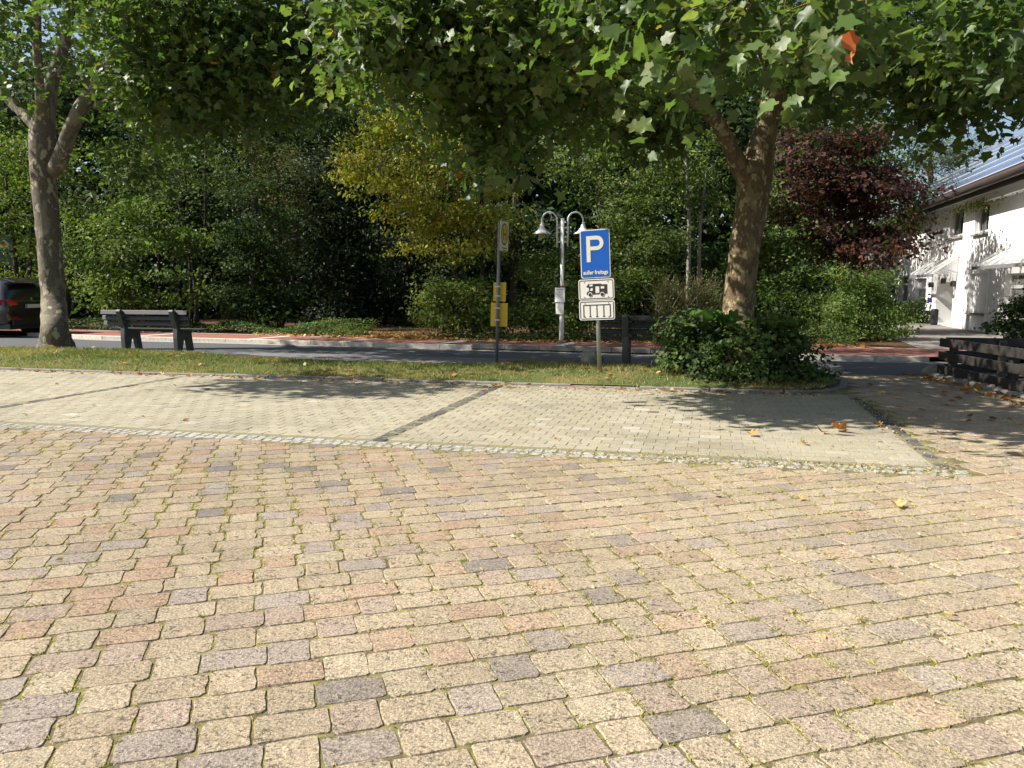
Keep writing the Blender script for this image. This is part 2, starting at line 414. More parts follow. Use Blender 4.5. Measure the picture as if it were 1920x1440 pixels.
# pale bands of setts that cross the red path
for i, (u, v) in enumerate(((470, 636), (640, 641), (817, 645.5), (1030, 651), (250, 631))):
    p = G(u, v, PZ); q = (p.x + .35, y_on(REDFAR, p.x + .35))
    sheet('sett_band', [(p.x - .14, p.y), (p.x + .14, p.y), (q[0] + .14, q[1]), (q[0] - .14, q[1])], PZ + .006, M['kerb_pale'], red)
wood_floor = sheet('woodland_floor', REDFAR + [(60, 70), (-70, 70)], PZ - .006, M['litter_floor'])
FC = [tuple(G(u, v, PZ)[:2]) for u, v in ((1690, 652), (1760, 653.5))]
forecourt = sheet('forecourt', [(4.6, y_on(REDFAR, 4.6)), (20, y_on(REDFAR, 20)), (20, 40), (6.3, 40), (5.2, 30)], PZ - .002, M['forecourt'])
platform = sheet('bus_stop_platform', [(-9.6, 14.55), (-8.6, 14.05), (-4.6, 13.45), (-3.5, 13.55), (-3.3, 14.6), (-9.3, 14.8)], .125, M['platform'])

# ---- plaza paving
joints = sheet('plaza_paving', [(-22, -7), (13, -7), (13, 9.2), (4.6, 9.2), (4.1, 14.6), (-22, 14.3)], -.0045, M['joint'])
ROT = R(31); ca, sa = math.cos(ROT), math.sin(ROT)
PAL = {'tan': (.345, .275, .185), 'sand': (.365, .30, .205), 'orange': (.345, .24, .16), 'rose': (.325, .25, .195), 'purple': (.285, .24, .205), 'grey': (.195, .17, .155)}
def plaza_in(x, y):
    if y < 6.70: return x < 11.5
    if x > 2.04 and y < 14.45:
        return x < 3.75 + max(0, (14.2 - y)) * .14 + .1
    return False
rp = random.Random(11); items = []
t = -20.0; row = 0
while t < 16:
    s = -24 + (row % 2) * .21; long = False
    while s < 18:
        ln = .25 if long else .17; dp = .172 if long else .197
        x = (s + ln / 2) * ca - t * sa; y = (s + ln / 2) * sa + t * ca
        s += ln; long = not long
        if y < -2.6 or y > 14.6 or x < -13 or not plaza_in(x, y): continue
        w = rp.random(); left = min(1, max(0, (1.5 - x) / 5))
        if w < .46: c = PAL['tan']
        elif w < .62: c = PAL['sand']
        elif w < .76: c = PAL['orange']
        elif w < .87: c = PAL['rose']
        elif w < .965: c = PAL['purple']
        else: c = PAL['grey'] if left > .3 else PAL['purple']
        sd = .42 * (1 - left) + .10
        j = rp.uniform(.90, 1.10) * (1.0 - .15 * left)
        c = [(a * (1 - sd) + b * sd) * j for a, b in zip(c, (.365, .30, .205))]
        items.append((x + .012 * math.sin(y * 3.1), y + .012 * math.sin(x * 2.7), ROT + rp.gauss(0, .006), ln - .003, dp, *c))
    t += .187; row += 1
pave(joints, 'paving_stone', items, (M['stone_o'], M['stone_a']), .014, .0045, .0028, .06, .0026, 16, 5, 300, .0007, .003)
PLAZA_ITEMS = items

# ---- parking bays
bay = sheet('parking_bay', [(-22, 6.98), (1.80, 6.98), (1.80, 11.45), (-22, 11.45)], -.004, M['bayjoint'])
items = []; y = 7.06; row = 0
DIV = (-13.75, -8.42, -3.06)
segs = [(-21.5, -13.83), (-13.67, -8.495), (-8.345, -3.135), (-2.985, 1.805)]
while y < 11.42:
    for xa, xb in segs:
        x = xa - (row % 2) * .1
        while x < xb - .02:
            l0, l1 = max(x, xa), min(x + .2, xb); x += .2
            if l1 - l0 < .04: continue
            j = rp.uniform(.93, 1.06); w = rp.random(); xm = (l0 + l1) / 2
            c = (.315, .285, .205) if w < .75 else (.33, .30, .225) if w < .93 else (.285, .25, .175)
            if rp.random() < (.03 if abs(xm + .9) < 1.0 or abs(xm + 6.2) < 1.3 else .002): c = (.37, .345, .28)
            items.append((xm, y + .0825, 0, l1 - l0 - .003, .162, *[k * j for k in c]))
    y += .165; row += 1
pave(bay, 'bay_block', items, (M['bay_o'], M['bay_a']), .005, .003, .0025, .05, .0010, 5, 6, 300, .0008, .004, 'more_bay_blocks')
divider = sheet('bay_divider', [(1.80, 6.9), (1.965, 6.9), (1.965, 11.2), (1.80, 11.2)], -.003, M['bayjoint'])
for d in DIV: sheet('divider_bed', [(d - .073, 7), (d + .073, 7), (d + .073, 11.45), (d - .073, 11.45)], -.0025, M['bayjoint'], divider)
items = []
for d in DIV + (1.885,):
    y = 6.98
    while y < 11.2:
        h = rp.uniform(.095, .125); j = rp.uniform(.75, 1.25)
        items.append((d + rp.gauss(0, .008), y + h / 2, rp.gauss(0, .05), rp.uniform(.118, .142), h - .008, .10 * j, .092 * j, .085 * j)); y += h
pave(divider, 'dark_sett', items, (M['bay_o'], M['bay_a']), .014, .008, .008, .05, .003, 8, 7, 200, .003, .03, 'more_dark_setts')
white = sheet('granite_edging', [(-22, 6.72), (2.0, 6.72), (2.0, 6.979), (-22, 6.979)], -.0035, M['bayjoint'])
items = []
for r_ in range(2):
    x = -15.0
    while x < 1.95:
        L = rp.uniform(.085, .125); j = rp.uniform(.85, 1.08)
        items.append((x + L / 2, 6.785 + r_ * .125 + rp.gauss(0, .006), rp.gauss(0, .06), L - .012, rp.uniform(.1, .118), 0.345 * j, .332 * j, .30 * j)); x += L
pave(white, 'granite_sett', items, (M['bay_o'], M['bay_a']), .014, .009, .006, .05, .003, 12, 8, 300, .0015, .02, 'more_granite_setts')

# ---- grass island with kerb
LZ = .12
FAR = [(-70, 17.0), (-25, 15.7), (-14, 14.98), (-10.2, 14.6), (-8.8, 14.0), (-4.6, 13.4), (-3.6, 13.45), (-3.2, 14.35), (1.2, 14.3), (1.75, 13.9), (1.92, 13.2)]
def lawn_h(x, y):
    f = min(1, max(0, (y - 11.72) / .8)) * min(1, max(0, (y_on(FAR, x) - y) / .6 + .25))
    return .022 + .12 * f + .02 * math.sin(x * .9 + y * 1.3) * f
mb = MB(); xs = [-60 + i * 1.0 for i in range(30)] + [-30 + i * .3 for i in range(107)]
xs = [x for x in xs if x <= 1.95]; NV = 14
for x in xs:
    y0 = 11.74 + (0 if x < 1.0 else .9 * (x - 1.0) ** 2); y1 = max(y0 + .05, y_on(FAR, x))
    for k in range(NV):
        y = y0 + (y1 - y0) * k / (NV - 1); mb.v.append((x, y, lawn_h(x, y)))
for i in range(len(xs) - 1):
    for k in range(NV - 1):
        a = i * NV + k; mb.f.append((a, a + NV, a + NV + 1, a + 1))
lawn = tag(mb.build('lawn', M['lawn_soil'], smooth=True), kind='structure')
def kerb_line(parent, pts, step, mat, w=.11, h=.03):
    pts = resample(pts, step)
    for i in range(len(pts) - 1):
        a, b = Vector((*pts[i], 0)), Vector((*pts[i + 1], 0)); L = (b - a).length
        MB().box(-L / 2 + .006, L / 2 - .006, -w, 0, -.12, h).build('kerb_stone', mat, parent, ((a.x + b.x) / 2 + rng0.gauss(0, .004), (a.y + b.y) / 2 + rng0.gauss(0, .006), rng0.gauss(0, .005)), (0, rng0.gauss(0, .006), math.atan2(b.y - a.y, b.x - a.x)), bevel=.014)
kerb_near = tag(link('kerb', None), kind='structure')
kerb_line(kerb_near, [(-22, 11.74), (1.0, 11.74)], .98, M['kerb'])
kerb_line(kerb_near, [(1.0, 11.74), (1.55, 12.05), (1.85, 12.6), (1.98, 13.3), (1.85, 14.0)], .5, M['kerb'])
sheet('kerb_gutter', [(-22, 11.44), (2.0, 11.44), (2.0, 11.66), (-22, 11.66)], -.002, plain('gutter_concrete', (.26, .24, .21), .9, 0, .3, 10, .2, .4, 60), kerb_near)

# ------------------------------------------------------------------ trees
def bark_plane(name, dark, mid, pale, scale=5.0, cut=.56):
    m, n, l, b = newmat(name); p = wpos(n)
    mp = n.new('ShaderNodeMapping'); l.new(p, mp.inputs[0]); mp.inputs['Scale'].default_value = (1, 1, .55)
    f1 = noise(n, l, scale, 5, .55, mp.outputs[0]); f2 = noise(n, l, scale * 2.3, 4, .6, mp.outputs[0]); f3 = noise(n, l, scale * .6, 3, .5, mp.outputs[0])
    col = ramp(n, l, noise(n, l, 24, 5, .7, mp.outputs[0]), [(.3, dark), (.7, mid)])
    col = mix(n, l, ramp(n, l, f1, [(cut, 0.0), (cut + .025, 1.0)]), col, pale)
    col = mix(n, l, ramp(n, l, f2, [(.64, 0.0), (.66, .8)]), col, [c * .75 for c in pale])
    col = mix(n, l, ramp(n, l, f3, [(.55, 0.0), (.57, .7)]), col, [(a_ + b_) * .42 for a_, b_ in zip(mid, pale)])
    l.new(col, b.inputs['Base Color']); b.inputs['Roughness'].default_value = .85; b.inputs['Specular IOR Level'].default_value = .2
    h = n.new('ShaderNodeMath'); h.operation = 'ADD'; l.new(f2, h.inputs[0]); l.new(noise(n, l, 40, 4, .7, mp.outputs[0]), h.inputs[1])
    bump(n, l, b, h.outputs[0], .7, .02); return m
M['bark_left'] = bark_plane('plane_bark_grey', (.085, .07, .052), (.15, .125, .095), (.34, .31, .21), 6.5, .58)
M['bark_right'] = bark_plane('plane_bark_brown', (.085, .06, .036), (.15, .108, .062), (.29, .255, .13), 10.0, .565)
M['bark'] = plain('woodland_bark', (.055, .047, .038), .9, 0, .4, 20, .2, .6, 60)
M['bark_pale'] = plain('pale_bark', (.24, .22, .18), .9, 0, .4, 14, .2, .5, 50)

def smooth_path(pts, n=6):
    """Catmull-Rom through (point, radius) pairs"""
    P = [(Vector(p), r) for p, r in pts]; out = []
    for i in range(len(P) - 1):
        p0, p1, p2, p3 = P[max(i - 1, 0)], P[i], P[i + 1], P[min(i + 2, len(P) - 1)]
        for k in range(n):
            t = k / n
            q = .5 * ((2 * p1[0]) + (-p0[0] + p2[0]) * t + (2 * p0[0] - 5 * p1[0] + 4 * p2[0] - p3[0]) * t * t + (-p0[0] + 3 * p1[0] - 3 * p2[0] + p3[0]) * t ** 3)
            out.append((q, p1[1] + (p2[1] - p1[1]) * t))
    return out + [P[-1]]
def grow(rng, nodes, targets, r0=.05, rmin=.006, mb=None, sag=.12, n=5):
    """join every target to the nearest point of the wood that exists, near ones first"""
    pos = np.array([list(p) for p, r in nodes]); rad = np.array([r for p, r in nodes])
    root = pos[0]
    order = np.argsort(np.min(np.linalg.norm(targets[:, None, :] - pos[None, ::2, :], axis=2), axis=1))
    for i in order:
        tgt = targets[i]; d = np.linalg.norm(pos - tgt, axis=1) + .25 * np.maximum(0, pos[:, 2] - tgt[2])
        j = int(np.argmin(d)); a = pos[j]; L = np.linalg.norm(tgt - a)
        if L < .15: continue
        rs = min(rad[j] * .72, r0 * (.5 + .16 * L)); rs = max(rs, rmin * 1.3)
        mid = (a + tgt) / 2 + np.array([0, 0, sag * L]) + rng.normal(size=3) * .07 * L
        pts, rr = [], []
        for k in range(6):
            t = k / 5; pts.append((1 - t) ** 2 * a + 2 * t * (1 - t) * mid + t * t * tgt + rng.normal(size=3) * .018 * L * (0 < k < 5)); rr.append(rs * (1 - t) + rmin * t)
        mb.tube(pts, rr, n, cap=False)
        pos = np.vstack([pos, np.array(pts[1:])]); rad = np.concatenate([rad, rr[1:]])
def plane_tree(name, label, limbs, lobes, n_attr, seed, bark, per, pal, wts, size, spread, bare=()):
    rng = np.random.default_rng(seed); rr = random.Random(seed)
    base = limbs[0][0][0]
    t = thing(name, label, 'tree', base)
    inv = -Vector(base)
    nodes = []; tb = MB()
    for li, limb in enumerate(limbs):
        path = smooth_path(limb); nodes += path
        tb.tube([p + inv for p, r in path], [r for p, r in path], 18 if li == 0 else 12, wob=.10, rng=rr)
    tb.build('trunk', bark, t, smooth=True)
    tg, out = in_blobs(rng, lobes, n_attr, 2.6, 1.1)
    keep = tg[:, 2] > 2.2
    for (xa, ya), rad_, z0_, z1_ in bare:       # the open heart of the crown round the main limbs
        keep &= ~((np.hypot(tg[:, 0] - xa, tg[:, 1] - ya) < rad_) & (tg[:, 2] > z0_) & (tg[:, 2] < z1_) & (rng.random(len(tg)) < .62))
    tg, out = tg[keep], out[keep]
    bb = MB(); sk = [n_ for n_ in nodes if n_[0].z > 3.6]
    grow(rng, [(p + inv, r) for p, r in sk], tg + np.array(inv), .05, .006, bb, .10, 5)
    bb.build('branches', bark, t, smooth=True, recalc=False)
    C = tg + np.array(inv)
    me = foliage(seed + 1, None, 0, per, size, spread, pal, wts, M['leaf_plane'], PLANE_LEAF, .75, .35, .55, .55, 'crown', -9, C, out, .2, .75)
    link('crown', me, t)
    return t
PL_PAL = [(.078, .125, .032), (.060, .102, .028), (.098, .145, .036), (.125, .155, .042), (.26, .19, .03), (.34, .12, .025)]
PL_W = [5, 4, 3, 1.2, .004, 0]
# left plane tree
bl = G(105, 648, LZ + .02); dl = 18.9
limbsL = [
    [(bl - Vector((0, 0, .15)), .47), (bl + Vector((0, 0, .08)), .36), (bl + Vector((0, 0, .4)), .285), (WD(100, 560, dl), .265), (WD(92, 450, dl), .262), (WD(82, 340, dl), .28), (WD(80, 260, dl), .29), (WD(84, 215, dl), .24), (WD(98, 150, dl), .15), (WD(125, 60, dl), .12), (WD(140, -60, dl), .11), (WD(150, -220, dl), .06)],
    [(WD(95, 325, dl), .17), (WD(112, 300, dl - .2), .18), (WD(130, 250, dl - .4), .17), (WD(150, 205, dl - .6), .16), (WD(180, 158, dl - .8), .14), (WD(215, 90, dl - 1.2), .11), (WD(260, 0, dl - 1.8), .09), (WD(330, -120, dl - 2), .05)],
    [(WD(80, 250, dl), .18), (WD(55, 225, dl + .1), .13), (WD(28, 200, dl + .2), .10), (WD(-60, 120, dl + .5), .10), (WD(-180, 20, dl + 1), .06)],
    [(WD(82, 240, dl), .2), (WD(75, 170, dl - .6), .10), (WD(70, 90, dl - 1.4), .09), (WD(70, -40, dl - 2.4), .07)],
    [(WD(176, 200, dl - .6), .07), (WD(205, 188, dl - .9), .055), (WD(260, 192, dl - 1.6), .05), (WD(330, 190, dl - 2.5), .045), (WD(420, 170, dl - 3), .03)],
    [(WD(215, 110, dl - 1), .06), (WD(260, 130, dl - 1.5), .05), (WD(330, 165, dl - 2), .045), (WD(420, 150, dl - 2.4), .035), (WD(520, 120, dl - 3), .025)],
]
lobesL = [(WD(150, -190, 18), (6.6, 5.6, 4.2), 95), (WD(420, 150, 15.3), (2.1, 2.2, .95), 26), (WD(550, 105, 14.6), (1.1, 1.5, 1.0), 13), (WD(500, 20, 14.5), (2, 2, 1.0), 18), (WD(300, 215, 16.5), (1.1, 1.5, .75), 8),
          (WD(230, 5, 13.2), (1.6, 1.2, .45), 9), (WD(30, 190, 14.2), (.6, .8, .16), 1.2), (WD(255, 320, 18.5), (.75, 1, .75), 5), (WD(10, 60, 14.5), (1.2, 1.5, .7), 7), (WD(300, 130, 15), (1.6, 1.4, .8), 10), (WD(-170, 10, 11.4), (1.9, 1.3, .9), 13)]
plane_tree('plane_tree', 'plane tree with grey trunk forking low, beside the long bench', limbsL, lobesL, 1440, 21, M['bark_left'], 24, PL_PAL, PL_W, .120, .29, [((bl.x + d_ * .69, bl.y - d_ * .73), 1.15, 3.0, 8.0) for d_ in (0, 1.2, 2.4, 3.6, 4.8, 6)])
# right plane tree
br = G(1386, 697, LZ + .05); dr = 13.25
limbsR = [
    [(br - Vector((0, 0, .15)), .36), (br + Vector((0, 0, .15)), .30), (WD(1384, 600, dr), .255), (WD(1394, 480, dr), .245), (WD(1408, 400, dr), .26), (WD(1417, 330, dr), .27), (WD(1428, 270, dr), .215), (WD(1442, 215, dr), .18), (WD(1455, 120, dr), .15), (WD(1470, 0, dr - .2), .12), (WD(1500, -160, dr - .4), .09), (WD(1510, -320, dr - .4), .05)],
    [(WD(1412, 360, dr), .17), (WD(1388, 315, dr - .1), .15), (WD(1366, 270, dr - .3), .125), (WD(1335, 215, dr - .5), .11), (WD(1285, 180, dr - .8), .10), (WD(1200, 130, dr - 1.4), .08), (WD(1080, 70, dr - 2.2), .06), (WD(930, 20, dr - 3.2), .045), (WD(800, -10, dr - 4), .03)],
    [(WD(1445, 210, dr), .14), (WD(1490, 120, dr - 1), .11), (WD(1580, 45, dr - 2.2), .09), (WD(1700, -10, dr - 3), .07), (WD(1830, -60, dr - 3.6), .05)],
    [(WD(1450, 150, dr), .10), (WD(1420, 60, dr - 2), .08), (WD(1400, -30, dr - 4.2), .06), (WD(1420, -60, dr - 6), .045), (WD(1480, -70, dr - 7.3), .025)],
    [(WD(1440, 220, dr), .09), (WD(1560, 140, dr + .6), .07), (WD(1700, 110, dr + .4), .055), (WD(1850, 110, dr - .4), .035)],
]
lobesR = [(WD(1400, -320, 13.2), (6.6, 6.4, 4.0), 105), (WD(820, 85, 9.6), (1.45, 1.5, .85), 19), (WD(925, 250, 10.2), (.42, .6, .45), 3.4), (WD(1060, 125, 11), (1.3, 1.8, .8), 19), (WD(1200, 195, 13.8), (1.35, 1.8, .7), 14),
          (WD(715, 60, 8.7), (.5, .8, .5), 3), (WD(1230, 40, 7.8), (1.0, 1.1, .6), 7), (WD(1340, 60, 6.8), (.55, .6, .36), 2.2), (WD(1660, 85, 11), (1.8, 2.2, .75), 14), (WD(1830, 165, 11.2), (1.3, 1.8, .8), 11),
          (WD(1560, 150, 15), (1.5, 2, .65), 10), (WD(1900, 40, 8.4), (1.1, 1.4, .7), 7), (WD(1000, 20, 8.6), (1.3, 1, .6), 7), (WD(1560, 50, 6.2), (.45, .5, .28), 1.3)]
rightT = plane_tree('plane_tree', 'tall plane tree with brown trunk rising out of the ivy bush', limbsR, lobesR, 1900, 31, M['bark_right'], 24, PL_PAL, PL_W, .118, .27,
                    [((p_.x * k_, p_.y * k_), .42, CAM_H + (p_.z - CAM_H) * k_ - .5, CAM_H + (p_.z - CAM_H) * k_ + .45) for k_ in (1.03, .97, .91, .85, .79, .73) for p_ in (WD(1375, 295, dr), WD(1350, 250, dr), WD(1320, 210, dr), WD(1290, 185, dr), WD(1440, 235, dr))])
# the few big leaves on hanging twig ends nearest the viewer
def twig_leaves(seed, u, v, d, n, sp, tint=None, size=.128):
    rng = np.random.default_rng(seed); c = np.array(WD(u, v, d)) - np.array(rightT.location)
    P = c + rng.normal(size=(n, 3)) * sp; to_cam = nrm((np.array([0, 0, CAM_H]) - np.array(rightT.location)) [None] - P)
    N = to_cam * .9 + rng.normal(size=(n, 3)) * .35 + np.array([-.2, -.2, .5])
    a = rng.uniform(0, 6.28, n); T = np.stack([np.cos(a), np.sin(a) * .4, -.8 + .4 * rng.normal(size=n)], 1)
    cl = np.arange(n); co = tints(rng, cl, tint or PL_PAL[:4], [1] * len(tint or PL_PAL[:4]), .15)
    for i in range(n):
        k = slice(i, i + 1); link('leaf', leaves_mesh('leaf', P[k], N[k], T[k], np.full(1, size * rng.uniform(.75, 1.2)), PLANE_LEAF, co[k], M['leaf_plane']), rightT)
twig_leaves(1, 1490, 195, 5.1, 6, .085); twig_leaves(2, 1560, 80, 5.2, 9, .12); twig_leaves(3, 1445, 75, 5.0, 7, .1)
twig_leaves(4, 1588, 68, 5.1, 1, .01, [(.42, .10, .025)], .115); twig_leaves(14, 1590, 98, 5.1, 1, .01, [(.38, .11, .03)], .08); twig_leaves(5, 1260, 110, 6, 8, .13); twig_leaves(6, 1180, 190, 6.6, 8, .15); twig_leaves(7, 930, 325, 9.4, 8, .16)

# ---- woodland: every tree and shrub its own object
def bush(name, label, cat, base, blobs, nclus, per, size, spread, pal, wts, seed, trunks=(), mat='leaf_wood', tmpl=OVAL_LEAF, bark='bark', up=.55, out=.95, rnd=.55, droop=.35, group=None, nbr=40, crown='crown', flat=.6):
    t = thing(name, label, cat, base, group=group); inv = -Vector(base)
    bl_ = [((Vector(c) + inv), r) for c, r in blobs]
    me = foliage(seed, bl_, nclus, per, size * 1.15, spread, pal, wts, M[mat], tmpl, up, out, rnd, droop, crown, .02, None, None, .25, flat)
    link(crown, me, t)
    rng = np.random.default_rng(seed); tb = MB(); nodes = []
    if not trunks: trunks = [[(Vector(base), .05), ((Vector(base) + Vector(blobs[0][0])) / 2, .035), (Vector(blobs[0][0]), .02)]]
    for tr in trunks:
        p = smooth_path([(Vector(a) + inv, r) for a, r in tr], 4); nodes += p
        tb.tube([q for q, r in p], [r for q, r in p], 9)
    if nbr:
        tg, _ = in_blobs(rng, bl_, nbr); tg = tg[tg[:, 2] > .3]
        grow(rng, nodes, tg, .03, .005, tb, .05, 4)
    tb.build('trunk', M[bark], t, smooth=True, recalc=False)
    return t
GRN = [(.080, .125, .030), (.055, .095, .024), (.115, .16, .045), (.14, .18, .065)]
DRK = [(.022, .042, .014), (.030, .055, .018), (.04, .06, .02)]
LIT = [(.15, .20, .045), (.11, .165, .04), (.19, .22, .055)]
YEL = [(.40, .37, .065), (.32, .32, .06), (.25, .265, .055), (.41, .32, .06), (.15, .19, .045)]
def foot(u, d, z=.09):
    p = WD(u, 540, d); return Vector((p.x, p.y, z))
def B(u, v, d, a, b, c): return (WD(u, v, d), (a, b, c))
def stems(u, d, tops, r=.06):
    return [[(foot(u + k * 6, d), r), ((foot(u + k * 6, d) + Vector(WD(tu, tv, d))) / 2 + Vector((.1 * k, .1, 0)), r * .7), (WD(tu, tv, d), r * .35)] for k, (tu, tv) in enumerate(tops)]
G1 = 'woodland trees and shrubs across the road'
bush('broadleaf_tree', 'sunlit yellow-green tree behind the grey plane trunk, at the picture edge', 'tree', foot(30, 28), [B(20, 400, 28, 1.6, 1.6, 1.5), B(60, 300, 28.5, 1.6, 1.6, 1.5), B(-40, 330, 28, 1.8, 1.6, 2), B(20, 500, 27, 1.3, 1, .9), B(110, 420, 28, 1, 1, 2)], 620, 14, .125, .26, LIT, [3, 3, 2], 101, stems(30, 28, [(10, 330), (60, 300)], .1), group=G1)
bush('elder_shrub', 'broad glossy green shrub right behind the long bench', 'shrub', foot(260, 25.5), [B(230, 470, 25.6, 1.5, 1, 1.35), B(310, 430, 26, 1.4, 1, 1.3), B(180, 440, 26, .9, .9, 1.5), B(350, 520, 25.4, 1.1, .9, .9), B(255, 560, 25, .8, .6, .6), B(200, 540, 25.4, .8, .7, .6)], 650, 14, .12, .22, GRN + LIT[:1], [3, 2, 3, 2, 1.5], 102, stems(260, 25.6, [(210, 450), (300, 430)], .05), group=G1)
bush('locust_tree', 'feathery pale green tree with bare dark forked stems showing', 'tree', foot(350, 27.5), [B(300, 320, 27.5, 1.5, 1, .9), B(400, 310, 27.5, 1.3, 1, .9), B(350, 260, 28, 1.8, 1.2, .6), B(250, 370, 27.3, 1.0, .9, .5), B(420, 390, 27.5, .9, .9, .6)], 420, 14, .095, .26, [(.12, .16, .05), (.09, .13, .04), (.14, .17, .06)], [2, 2, 1], 103, stems(355, 27, [(345, 300), (385, 290), (320, 330)], .075), group=G1, nbr=60)
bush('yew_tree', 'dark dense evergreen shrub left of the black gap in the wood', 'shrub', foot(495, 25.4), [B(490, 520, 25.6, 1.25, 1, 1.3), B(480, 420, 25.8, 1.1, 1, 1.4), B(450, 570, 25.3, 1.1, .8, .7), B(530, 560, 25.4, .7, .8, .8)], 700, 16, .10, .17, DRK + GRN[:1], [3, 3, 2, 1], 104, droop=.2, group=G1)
bush('thicket_shrub', 'olive green shrub overgrown with brownish twigs above the dark evergreen', 'shrub', foot(520, 28), [B(520, 340, 28, 1.6, 1.2, 1.3), B(560, 410, 28, .9, 1, 1.2), B(470, 300, 28.5, 1.4, 1, 1)], 430, 14, .10, .22, [(.085, .095, .04), (.06, .075, .03), (.12, .11, .05)], [2, 3, 1], 105, stems(520, 28, [(520, 330), (560, 400)], .07), group=G1)
bush('yellowing_tree', 'tree with drooping branches turning golden yellow, behind the bus stop', 'tree', foot(890, 23.2), [B(720, 330, 23, 1.5, 1.2, .75), B(790, 260, 23, 1.5, 1.2, .7), B(860, 350, 22.8, 1.5, 1.2, 1.1), B(780, 420, 22.6, 1.1, 1, .75), B(680, 310, 22.8, .9, .9, .5), B(880, 440, 22.6, 1.2, 1, .9), B(820, 490, 22.6, .8, .8, .5), B(830, 210, 23.4, 1.2, 1, .6), B(930, 390, 22.6, .6, .8, .5), B(650, 280, 22.8, .6, .7, .4), B(740, 220, 23, 1, .9, .5)], 1300, 14, .10, .19, YEL, [3, 4, 3, .7, 2], 106, stems(890, 23.2, [(840, 330), (900, 300), (780, 400)], .09), up=.5, droop=1.0, group=G1, flat=.45, nbr=80)
bush('laurel_bush', 'low yellow-green bush at the red path left of the bus stop sign', 'bush', foot(850, 21.7), [B(850, 575, 21.9, 1.0, .8, .75), B(800, 600, 21.9, .5, .6, .4), B(900, 590, 21.6, .7, .7, .65), B(870, 520, 22.2, .8, .7, .6)], 480, 13, .085, .15, LIT + GRN[2:], [3, 2, 2, 2, 1], 107, group=G1)
bush('hazel_bush', 'leafy bush behind the bus stop boards and the lamp post', 'bush', foot(1000, 21.8), [B(985, 580, 21.9, .9, .8, .75), B(1050, 570, 21.8, .9, .7, .8), B(1020, 510, 22.3, 1, .8, .7), B(1095, 590, 21.2, .6, .6, .55), B(1010, 615, 21.2, 1.0, .5, .3)], 620, 13, .085, .15, GRN + LIT, [2, 2, 3, 2, 2, 1, 1], 108, group=G1)
bush('elder_bush', 'bright leafy elder rising behind the blue parking sign', 'bush', foot(1190, 21.2), [B(1190, 480, 21.6, .95, .8, 1.1), B(1215, 560, 21.2, .8, .7, .8), B(1160, 570, 21.2, .6, .7, .7), B(1180, 410, 22, .9, .8, .7), B(1240, 440, 21.8, .7, .7, .8)], 640, 13, .10, .17, GRN + LIT[:2], [2, 2, 3, 3, 2, 1], 109, stems(1190, 21.4, [(1180, 430), (1220, 460)], .045), group=G1)
bush('slender_tree', 'slim tree with pale bare stems between the lamp and the brown plane trunk', 'tree', foot(1298, 23.5), [B(1130, 350, 24, 1.3, 1, .6), B(1210, 320, 24, 1.3, 1, .7), B(1290, 300, 24, 1.2, 1, .9), B(1330, 370, 23.6, .8, .8, .8), B(1090, 300, 24.5, 1.1, 1, .7), B(1180, 370, 23.8, .9, .8, .4)], 520, 14, .11, .21, GRN + LIT[:1], [2, 2, 3, 3, 2], 110, [[(foot(1290, 23.5), .075), (WD(1292, 430, 23.5), .06), (WD(1286, 300, 23.5), .035)], [(foot(1312, 23.6), .06), (WD(1312, 440, 23.6), .05), (WD(1325, 320, 23.6), .03)]], bark='bark_pale', group=G1)
bush('maple_shrub', 'green shrub right of the brown plane trunk, below the red maple', 'shrub', foot(1460, 24), [B(1465, 440, 24, .8, .8, .7), B(1440, 380, 24.3, .8, .8, .7), B(1490, 520, 23.6, .8, .8, .9), B(1420, 470, 24, .6, .7, 1.1)], 380, 13, .11, .18, GRN, [2, 2, 3, 1], 111, group=G1)
RED = [(.052, .024, .020), (.038, .019, .017), (.088, .038, .027), (.125, .055, .032), (.05, .06, .022)]
bush('copper_maple', 'dark red leaved maple beside the white house', 'tree', foot(1585, 24.5), [B(1600, 330, 24.5, 1.7, 1.5, 1.1), B(1540, 400, 24.3, 1.5, 1.3, 1.3), B(1660, 390, 24.2, 1.15, 1.2, 1.2), B(1500, 320, 25, 1.2, 1.2, 1.2), B(1640, 460, 24, 1.2, 1.1, .6), B(1570, 480, 24, 1.2, 1, .8), B(1610, 270, 24.8, 1.0, 1, .55)], 1000, 14, .115, .2, RED, [4, 4, 2.4, 1.0, 1.1], 112, stems(1585, 24.5, [(1560, 360), (1630, 350), (1600, 300)], .1), tmpl=LOBED_LEAF, group=G1)
bush('ivy_hedge', 'rounded ivy-covered hedge in front of the white house', 'hedge', foot(1610, 21), [B(1625, 575, 21.2, .95, .8, .85), B(1575, 600, 21, .7, .7, .6), B(1660, 600, 20.9, .6, .6, .6), B(1600, 540, 21.4, .9, .8, .6), B(1540, 590, 21.4, .55, .6, .7), B(1620, 635, 20.4, 1.0, .5, .18)], 800, 13, .078, .13, LIT[:2] + GRN[:3], [3, 3, 3, 2, 3], 113, group=G1)
bush('mixed_shrub', 'dark green shrub in shade left of the ivy hedge', 'shrub', foot(1500, 22.5), [B(1500, 590, 22.3, .7, .7, .7), B(1460, 570, 22.6, .7, .7, .9), B(1540, 540, 22.6, .6, .6, .7)], 300, 12, .10, .16, DRK + GRN[:2], [2, 2, 2, 2, 2], 114, group=G1)
